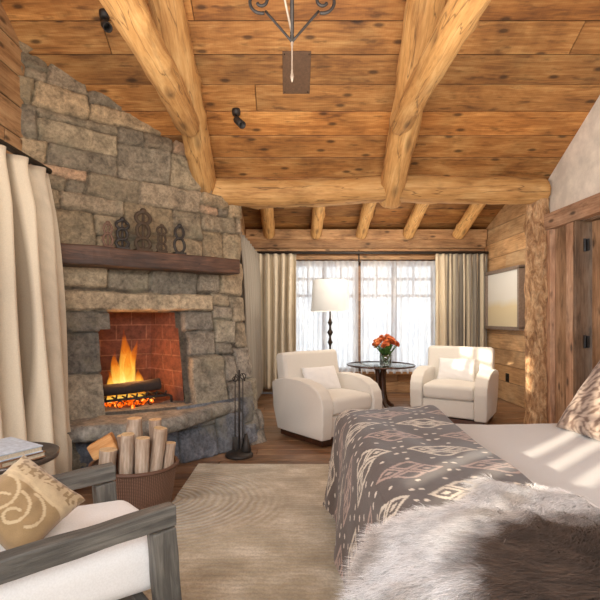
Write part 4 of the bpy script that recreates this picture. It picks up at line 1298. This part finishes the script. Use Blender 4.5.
# ------------------------------------------------------------------ curtains
def curtain(p0, p1, z0, z1, nf, amp, colfn, normal, bot=None, seed=0, step=.012, zs=44, head=.10):
    """hangs between plan points p0,p1 at the top; bot=(q0,q1) plan points at the hem"""
    p0 = Vector(p0); p1 = Vector(p1); q0, q1 = (Vector(bot[0]), Vector(bot[1])) if bot else (p0, p1)
    n = Vector(normal).normalized(); ns = nf * 14
    V = []; F = []; C = []
    rg = random.Random(seed); ph = [rg.uniform(-.5, .5) for _ in range(nf + 2)]
    for j in range(zs + 1):
        f = j / zs; z = z1 + (z0 - z1) * f
        pinch = 1.0
        dz = z1 - z
        am = amp * (.45 + .55 * min(1, dz / .35)) if dz > head else amp * (.75 - .30 * dz / head)
        for i in range(ns + 1):
            s = i / ns
            fs = f ** .8
            a = p0.lerp(p1, s); b = q0.lerp(q1, s); c = a.lerp(b, fs)
            k = s * nf
            w = math.sin(2 * math.pi * (k + .22 * mn.noise(Vector((k * .5, f * 1.2, seed))) * (1 + f)))
            w = math.copysign(abs(w) ** .8, w)
            a2 = am * (1 + .6 * mn.noise(Vector((k * .7, f * .8, seed + 3))))
            p = c + n * (w * a2)
            V.append((p.x, p.y, z)); C.append(colfn(s, f, w))
    for j in range(zs):
        for i in range(ns): F.append((j * (ns + 1) + i, j * (ns + 1) + i + 1, (j + 1) * (ns + 1) + i + 1, (j + 1) * (ns + 1) + i))
    return mesh(V, F, True, C)
def solid(o, t=.004):
    m = o.modifiers.new('thick', 'SOLIDIFY'); m.thickness = t; return o
cream = np.array(c3(226, 210, 184)); greyb = np.array(c3(150, 140, 126)); tan = np.array(c3(206, 184, 152))
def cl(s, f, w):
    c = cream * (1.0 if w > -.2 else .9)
    if .30 < s < .325 or .44 < s < .455: c = np.array(c3(168, 150, 124))
    if .60 < s < .66: c = np.array(c3(150, 134, 112))
    if s > .80: c = np.array(c3(204, 188, 164)) * (1 + .16 * mn.noise(Vector((s * 300, f * 260, 0))))
    return tuple(c)
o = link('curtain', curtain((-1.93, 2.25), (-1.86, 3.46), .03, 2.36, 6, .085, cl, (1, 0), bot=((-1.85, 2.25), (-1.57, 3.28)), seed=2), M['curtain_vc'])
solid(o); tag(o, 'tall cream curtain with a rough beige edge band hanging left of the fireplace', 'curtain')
rod = empty('curtain_rod', (-1.93, 2.3, 2.39), 0, 'dark iron curtain rod on the log wall left of the fireplace', 'curtain rod')
bm = bmesh.new(); tube(bm, [(0, -1.9, .0), (.06, 1.20, 0)], .022, 12); link('rod', bm_mesh(bm, True), M['iron'], rod)
for y_ in (1.0, -1.7):
    bm = bmesh.new(); tube(bm, [(.02, y_, 0), (-.21, y_, 0)], .012); link('bracket', bm_mesh(bm, True), M['iron'], rod)
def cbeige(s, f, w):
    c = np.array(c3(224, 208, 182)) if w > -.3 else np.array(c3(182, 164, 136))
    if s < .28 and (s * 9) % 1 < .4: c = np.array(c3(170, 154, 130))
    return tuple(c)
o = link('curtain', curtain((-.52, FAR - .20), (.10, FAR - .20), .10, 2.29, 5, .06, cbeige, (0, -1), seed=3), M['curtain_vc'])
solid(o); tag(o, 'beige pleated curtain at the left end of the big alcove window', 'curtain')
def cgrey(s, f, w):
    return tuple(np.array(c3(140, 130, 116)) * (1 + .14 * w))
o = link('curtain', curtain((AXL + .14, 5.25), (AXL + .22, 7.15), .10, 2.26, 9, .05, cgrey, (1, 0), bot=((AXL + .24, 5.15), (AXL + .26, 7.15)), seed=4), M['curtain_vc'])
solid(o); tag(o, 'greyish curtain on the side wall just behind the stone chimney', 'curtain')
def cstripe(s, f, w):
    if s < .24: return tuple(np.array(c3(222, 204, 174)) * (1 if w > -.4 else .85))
    k = (s * 11.5) % 1
    return tuple(np.array(c3(206, 190, 162)) if k < .38 else (np.array(c3(140, 130, 116)) if k < .8 else np.array(c3(98, 90, 80))))
o = link('curtain', curtain((2.36, FAR - .20), (3.20, FAR - .20), .10, 2.29, 8, .045, cstripe, (0, -1), seed=5), M['curtain_vc'])
solid(o); tag(o, 'curtain striped grey and cream at the right end of the big alcove window', 'curtain')
rod = empty('curtain_rod', (1.25, FAR - .20, 2.31), 0, 'long dark curtain rod across the top of the big alcove window', 'curtain rod')
bm = bmesh.new(); tube(bm, [(-1.9, 0, 0), (1.96, 0, 0)], .024, 12); link('rod', bm_mesh(bm, True), M['iron'], rod)
for x in (-1.8, -.12, 1.9):
    bm = bmesh.new(); tube(bm, [(x, 0, 0), (x, .18, 0)], .012)
    link('bracket', bm_mesh(bm, True), M['iron'], rod)
rod = empty('curtain_rod', (1.23, FAR - .12, 2.20), 0, 'thin rod carrying the sheer curtains across the window', 'curtain rod')
bm = bmesh.new(); tube(bm, [(-1.3, 0, 0), (1.3, 0, 0)], .010, 10); tube(bm, [(-.1, 0, -.03), (-.1, 0, .16)], .012, 8); link('rod', bm_mesh(bm, True), M['iron'], rod)
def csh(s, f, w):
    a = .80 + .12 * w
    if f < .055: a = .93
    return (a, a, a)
for (x0, x1, lab) in ((.0, 1.12, 'white sheer curtain over the left half of the alcove window, behind the floor lamp'), (1.16, 2.42, 'white sheer curtain over the right half of the alcove window, behind the flowers')):
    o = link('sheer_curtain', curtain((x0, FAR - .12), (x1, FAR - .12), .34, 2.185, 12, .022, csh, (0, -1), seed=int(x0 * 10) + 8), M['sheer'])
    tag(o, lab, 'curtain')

# ================================================================== PICTURE, OUTLET
pc = empty('framed_picture', (AXR, 6.76, 1.53), 0, 'framed pale picture under glass hanging on the board wall beside the striped curtain', 'picture')
pw, phh = 1.06, .86
bm = bmesh.new()
for z in (-phh / 2, phh / 2): bx(bm, (-.05, 0, z), (.09, pw + .05, .05), bev=.004)
for y in (-pw / 2, pw / 2): bx(bm, (-.05, y, 0), (.09, .05, phh), bev=.004)
link('frame', bm_mesh(bm), M['framewood'], pc)
t = NT('pale_print'); co = t.coord('Object'); sp = t.n('ShaderNodeSeparateXYZ'); t.l(co, sp.inputs[0])
n = t.noise(co, 4, 3, .5); zz = t.math('ADD', sp.outputs[2], t.math('MULTIPLY', t.math('SUBTRACT', n, .5), .08))
col = t.ramp(t.math('ADD', zz, .5), [(.0, c3(236, 222, 186)), (.38, c3(236, 218, 176)), (.44, c3(236, 226, 204)), (.5, c3(240, 236, 226)), (1.0, c3(244, 242, 236))])
t.bsdf(col, .12); 
bm = bmesh.new(); bx(bm, (-.045, 0, 0), (.012, pw, phh)); link('print', bm_mesh(bm), t.m, pc)
ot = empty('wall_outlet', (AXR, 6.72, .36), 0, 'small black wall outlet on the boards behind the right armchair', 'outlet')
plank('trim_11', (XR + .045, 4.213, 1.08), (.23, .034, 2.16), M['barn'], kind='structure', tone=.5)
plank('trim_12', (XR + .085, 3.72, 2.155), (.15, 1.0, .03), M['barn'], kind='structure', tone=.6)
bm = bmesh.new(); bx(bm, (-.006, 0, 0), (.012, .09, .125), bev=.003); link('cover_plate', bm_mesh(bm), M['black'], ot)
for z_ in (.03, -.03):
    bm = bmesh.new(); bx(bm, (-.014, 0, z_), (.006, .035, .03), bev=.002); link('socket', bm_mesh(bm), M['bronze'], ot)

# ================================================================== CEILING FIXTURES
def ceil_pt(x, y, d=0): return Vector((x, y, zc(y))) + nn * d
def spot(x, y, label):
    e = empty('ceiling_spotlight', ceil_pt(x, y), 0, label, 'spotlight', 'small dark ceiling spotlights')
    bm = bmesh.new(); lathe(bm, [(0, -.03), (.035, -.03), (.04, .0), (.04, .02)], seg=20); tube(bm, [(0, 0, -.02), (0, 0, -.09)], .008); link('mount', bm_mesh(bm, True), M['iron'], e)
    bm = bmesh.new(); lathe(bm, [(0, 0), (.028, 0), (.032, .02), (.034, .15), (.028, .15), (.026, .03), (0, .03)], seg=20, cap=False)
    o = link('lamp_head', bm_mesh(bm, True), M['iron'], e); o.location = (0, -.0, -.07); o.rotation_euler = (R(140), R(-35), 0)
spot(-.49, 4.10, 'small dark spotlight on the ceiling boards between the two rafters')
spot(-1.41, 3.42, 'small dark spotlight on the ceiling boards left of the rafter above the chimney')
cp = empty('chandelier', (.055, 2.2, 0), 0, 'wrought iron chandelier with scrolled arms hanging from the ceiling ridge', 'chandelier')
cp.location = (.01, 2.2, 2.40)
def arm(dx, dy, mat):
    bm = bmesh.new()
    hl = .20; p = [(0, 0, hl)]; hx, hy = dx, dy
    for k in range(1, 7): q = k / 6; p.append((hx * .13 * q, hy * .13 * q, hl + .15 * q))
    tube(bm, p, .0065, 8)
    # scroll
    c0 = Vector((hx * .155, hy * .155, hl + .20)); pts = []
    for k in range(34):
        a = -1.9 + k * .23; r = .062 * (1 - k / 46)
        pts.append((c0.x + hx * r * math.cos(a) * -1 * -1, c0.y + hy * r * math.cos(a), c0.z + r * math.sin(a)))
    tube(bm, pts, .008, 8)
    p = [(hx * (.16 + .0), hy * .16, hl + .265)]
    tube(bm, [(hx * .10, hy * .10, hl + .22), (hx * .09, hy * .09, hl + .36), (hx * .2, hy * .2, hl + .5), (hx * .38, hy * .38, hl + .55), (hx * .45, hy * .45, hl + .62)], .008, 8)
    link('scroll_arm', bm_mesh(bm, True), mat, cp)
    bm = bmesh.new(); lathe(bm, [(0, .0), (.045, .005), (.05, .02), (.015, .02), (.015, .11), (0, .11)], (hx * .45, hy * .45, hl + .62), 16); link('candle_cup', bm_mesh(bm, True), mat, cp)
for a in (0, 90, 180, 270): arm(math.cos(R(a)), math.sin(R(a)), M['iron'])
bm = bmesh.new(); tube(bm, [(0, 0, .20), (0, 0, 1.9)], .010, 8); link('stem', bm_mesh(bm, True), M['iron'], cp)
bm = bmesh.new(); lathe(bm, [(0, 0), (.004, .008), (.009, .03), (.005, .05), (.0035, .07), (.0035, .17), (.007, .19), (.005, .215), (.010, .235), (.006, .25)], seg=14); link('finial', bm_mesh(bm, True), M['palemetal'], cp); 
bm = bmesh.new(); tube(bm, [(0, 0, .24), (-.055, -.12, .42), (-.11, -.30, .62)], .006, 8); link('pale_arm', bm_mesh(bm, True), M['palemetal'], cp)
# square plate on the ceiling boards
pl = empty('ceiling_plate', ceil_pt(.055, 3.80), 0, 'flat square dark brown metal plate fixed to the ceiling boards behind the chandelier', 'plate')
bm = bmesh.new(); bx(bm, (0, 0, 0), (.235, .36, .02), bev=.003); o = link('plate', bm_mesh(bm), simple('brown_plate', c3(104, 76, 54), .6), pl)
o.rotation_euler = (-math.atan(SL), 0, 0)
for sx in (-1, 1):
    for sy in (-1, 1):
        bm = bmesh.new(); lathe(bm, [(0, .0), (.006, .0), (.006, .004), (0, .004)], (sx * .1, sy * .16, -.014), 10)
        o = link('screw', bm_mesh(bm), M['bronze'], pl); o.rotation_euler = (-math.atan(SL), 0, 0)

# ================================================================== FOREGROUND OPEN-ARM CHAIR
FX = Vector((.755, .656, 0)).normalized()      # facing
fa = math.atan2(FX.y, FX.x) + math.pi / 2    # local -Y faces FX
ac = empty('open_arm_chair', (-.884, 1.485, 0), fa, 'weathered wood open-arm lounge chair with white cushions in the near left corner', 'armchair')
# local: front -Y.  tip mid at y=-.4
HW = .281
def beam(name, a, b, w, h, parent, mat=M['weathered'], seed=0, side=Vector((1, 0, 0))):
    """bar from a to b, local X along it; w = thickness along 'side', h the other"""
    a = Vector(a); b = Vector(b); L = (b - a).length
    bm = bmesh.new(); bx(bm, (L / 2, 0, 0), (L, w, h), bev=.006)
    bmesh.ops.subdivide_edges(bm, edges=[e for e in bm.edges if e.calc_length() > L * .5], cuts=22)
    for v in bm.verts:
        v.co += Vector((0, mn.noise(v.co * 9 + Vector((seed, 0, 0))), mn.noise(v.co * 9 + Vector((0, seed, 0))))) * .004
    o = link(name, bm_mesh(bm), mat, parent)
    x = (b - a).normalized(); y = (side - x * side.dot(x)).normalized(); z = x.cross(y)
    o.location = a; o.rotation_euler = Matrix((x, y, z)).transposed().to_euler()
    return o
for s in (-1, 1):
    X = s * HW
    beam('arm_rest', (X, .50, .575), (X, -.40, .585), .055, .066, ac, seed=3 + s)
    beam('front_leg', (X, -.357, .545), (X, -.40, 0), .055, .085, ac, seed=5 + s)
    beam('rear_leg', (X, .44, .54), (X, .50, 0), .058, .09, ac, seed=8 + s)
    beam('side_rail', (X, -.33, .25), (X, .46, .20), .045, .07, ac, seed=11 + s)
beam('front_rail', (-HW, -.31, .27), (HW, -.31, .27), .04, .07, ac, seed=20, side=Vector((0, 1, 0)))
beam('rear_rail', (-HW, .44, .24), (HW, .44, .24), .04, .07, ac, seed=21, side=Vector((0, 1, 0)))
softbox('seat_cushion', (0, -.05, .42), (.50, .80, .18), .06, M['white'], ac, 1, .008, 3, 4, puff=.035, rot=(R(-4) * -1, 0, 0))
softbox('back_cushion', (0, .42, .68), (.50, .20, .60), .07, M['white'], ac, 1, .01, 3, 6, rot=(R(-14), 0, 0))
# pillow
GOLD = np.array(c3(150, 122, 84)); GOLD2 = np.array(c3(186, 162, 126))
def seg_d(px, py, pts):
    m = 9
    for (x1, y1), (x2, y2) in zip(pts, pts[1:]):
        dx, dy = x2 - x1, y2 - y1; t = max(0, min(1, ((px - x1) * dx + (py - y1) * dy) / (dx * dx + dy * dy + 1e-9)))
        m = min(m, math.hypot(px - x1 - dx * t, py - y1 - dy * t))
    return m
def bez(p, n=14):
    r = []
    for k in range(n + 1):
        t = k / n; r.append(tuple(sum(c * q[i] for c, q in zip(((1 - t) ** 3, 3 * t * (1 - t) ** 2, 3 * t * t * (1 - t), t ** 3), p)) for i in (0, 1)))
    return r
VINES = [bez([(-.75, .15), (-.2, .25), (.1, -.5), (-.35, -.75)]), bez([(-.35, -.75), (-.7, -.8), (-.7, -.3), (-.3, -.25)]), bez([(-.15, -.05), (.3, .0), (.5, -.6), (.1, -.75)]),
         bez([(.1, -.75), (-.15, -.75), (-.1, -.4), (.15, -.4)]), bez([(.1, .1), (.7, .1), (.8, -.4), (.5, -.6)]), bez([(-.85, .3), (-.2, .4), (.3, .0), (.85, .25)])]
def gold(a, b):
    c = GOLD * (1 + .12 * mn.noise(Vector((a * 5, b * 5, 0))))
    if b > .15: c = GOLD2 * (1 + .15 * mn.noise(Vector((a * 7, b * 7, 4))))
    if b > .45 + .1 * math.sin(a * 4) and mn.noise(Vector((a * 9, b * 9, 7))) > .05: c = GOLD * .85
    if min(seg_d(a, b, v_) for v_ in VINES) < .035: c = np.array(c3(196, 172, 134))
    return tuple(c)
o = link('throw_pillow', pillow_mesh(.275, .275, .12, gold, 80, seed=9, pinch=.10), M['cloth_vc'])
pn = Vector((.52, -.42, .74)).normalized(); px_ = Vector((.6, .1, -.75)); px_ = (px_ - pn * px_.dot(pn)).normalized(); py_ = pn.cross(px_)
o.matrix_world = Matrix.Translation((-.87, 1.47, .64)) @ Matrix((px_, py_, pn)).transposed().to_4x4()
tag(o, 'square gold tan pillow with swirling cream pattern on the open-arm chair', 'pillow')

# ------------------------------------------------------------------ small round side table with books
st = empty('drinks_table', (-1.43, 2.27, 0), 0, 'small round dark metal tray table holding books beside the left curtain', 'table')
bm = bmesh.new(); lathe(bm, [(0, .53), (.225, .53), (.235, .535), (.24, .56), (.233, .56), (.228, .545), (0, .543)], seg=44); link('tray_top', bm_mesh(bm, True), M['palemetal'] if False else simple('dark_pewter', c3(96, 86, 80), .35, .6), st)
bm = bmesh.new(); tube(bm, [(0, 0, .02), (0, 0, .53)], .016, 12); link('pole', bm_mesh(bm, True), M['iron'], st)
bm = bmesh.new(); lathe(bm, [(0, 0), (.16, 0), (.16, .012), (.03, .025), (.02, .04)], seg=32); link('base', bm_mesh(bm, True), M['iron'], st)
M['paper'] = simple('page_block', c3(222, 204, 176), .9, 0, .3, 120)
def book(z, w, l, h, rot, x, y, mat, label):
    e = empty('book', (-1.43 + x, 2.27 + y, z), rot, label, 'book')
    bm = bmesh.new(); bx(bm, (0, 0, .004), (w, l, .006), bev=.0015); bx(bm, (0, 0, h - .004), (w, l, .006), bev=.0015); bx(bm, (-w / 2 + .003, 0, h / 2), (.006, l, h - .002), bev=.0015); link('cover', bm_mesh(bm), mat, e)
    bm = bmesh.new(); bx(bm, (.001, 0, h / 2), (w - .012, l - .012, h - .012)); link('pages', bm_mesh(bm), M['paper'], e)
book(.546, .22, .32, .032, R(62), .0, -.01, simple('brown_cover', c3(150, 108, 76), .6), 'brown covered book at the bottom of the pile on the tray table')
book(.578, .22, .31, .034, R(58), .0, -.02, simple('pale_blue_cover', c3(196, 204, 216), .4), 'pale blue and cream covered book lying on top of the brown one')

# ================================================================== OUTSIDE
g = link('snowy_ground', mesh([(-40, 7.9, -.6), (40, 7.9, -.6), (40, 70, .8), (-40, 70, .8)], [(0, 1, 2, 3)], False), simple('snow', c3(232, 236, 242), .9)); g['kind'] = 'structure'
g = link('snowy_ground', mesh([(-60, -30, -.6), (-2.4, -30, -.6), (-2.4, 30, -.6), (-60, 30, -.6)], [(0, 1, 2, 3)], False), M['plaster']); g['kind'] = 'structure'

# ================================================================== LIGHT
w = bpy.data.worlds.new('World'); SC.world = w; w.use_nodes = True
nt = w.node_tree; nt.nodes.clear()
bg = nt.nodes.new('ShaderNodeBackground'); ow = nt.nodes.new('ShaderNodeOutputWorld')
bg.inputs[0].default_value = (.90, .95, 1.0, 1); bg.inputs[1].default_value = 2.3
nt.links.new(bg.outputs[0], ow.inputs[0])
def lamp(name, typ, loc, energy, col, size=1, rot=None, target=None, sy=None, spread=None):
    l = bpy.data.lights.new(name, typ); l.energy = energy; l.color = col
    if typ == 'AREA':
        l.size = size
        if sy: l.shape = 'RECTANGLE'; l.size_y = sy
        if spread: l.spread = spread
    elif typ in ('POINT', 'SPOT'): l.shadow_soft_size = size
    o = bpy.data.objects.new(name, l); COL.objects.link(o); o.location = loc
    if target is not None: o.rotation_euler = (Vector(target) - Vector(loc)).to_track_quat('-Z', 'Y').to_euler()
    if rot: o.rotation_euler = rot
    return o
sd = Vector((1, .865, -.33)).normalized()
s = lamp('sun', 'SUN', (-10, -6, 6), 9.0, (1, .86, .68)); s.rotation_euler = sd.to_track_quat('-Z', 'Y').to_euler(); s.data.angle = R(.6)
lamp('room_fill', 'AREA', (.3, -1.6, 2.3), 135, (.93, .97, 1.0), 3.2, target=(.2, 4.0, 1.4), sy=1.6)
lamp('up_fill', 'AREA', (.2, 1.6, 1.9), 54, (1, .92, .80), 2.4, target=(.2, 2.4, 4), sy=2.0)
lamp('left_fill', 'AREA', (XL + .15, 1.0, 1.4), 70, (.97, .98, 1.0), 2.0, target=(2, 2.2, .8), sy=2.0)  # added soft lamp inside the left wall, brightens bed and near chair
lamp('alcove_fill', 'AREA', (1.3, 5.4, 2.45), 42, (1, .9, .76), 2.4, target=(1.3, 6.6, 0), sy=.8)
lamp('alcove_up', 'AREA', (1.3, 6.2, 1.2), 26, (1, .9, .74), 2.0, target=(1.3, 6.2, 4), sy=1.0)
f = lamp('fire_light', 'POINT', P3(.84, .0, .80), 13, (1, .42, .12), .10)
f = lamp('lamp_bulb', 'POINT', (.53, 5.95, 1.52), .5, (1, .9, .8), .04)

# ================================================================== CAMERA
cam = bpy.data.cameras.new('Camera'); co = bpy.data.objects.new('Camera', cam); COL.objects.link(co)
co.location = (0, 0, 1.25); co.rotation_euler = (R(90), 0, 0)
cam.sensor_width = 36; cam.lens = 27.0; cam.shift_x = 10 / 600; cam.shift_y = 18 / 600; cam.clip_start = .02
SC.camera = co
SC.view_settings.view_transform = 'Standard'
SC.view_settings.exposure = 0.16
SC.view_settings.gamma = 1.05
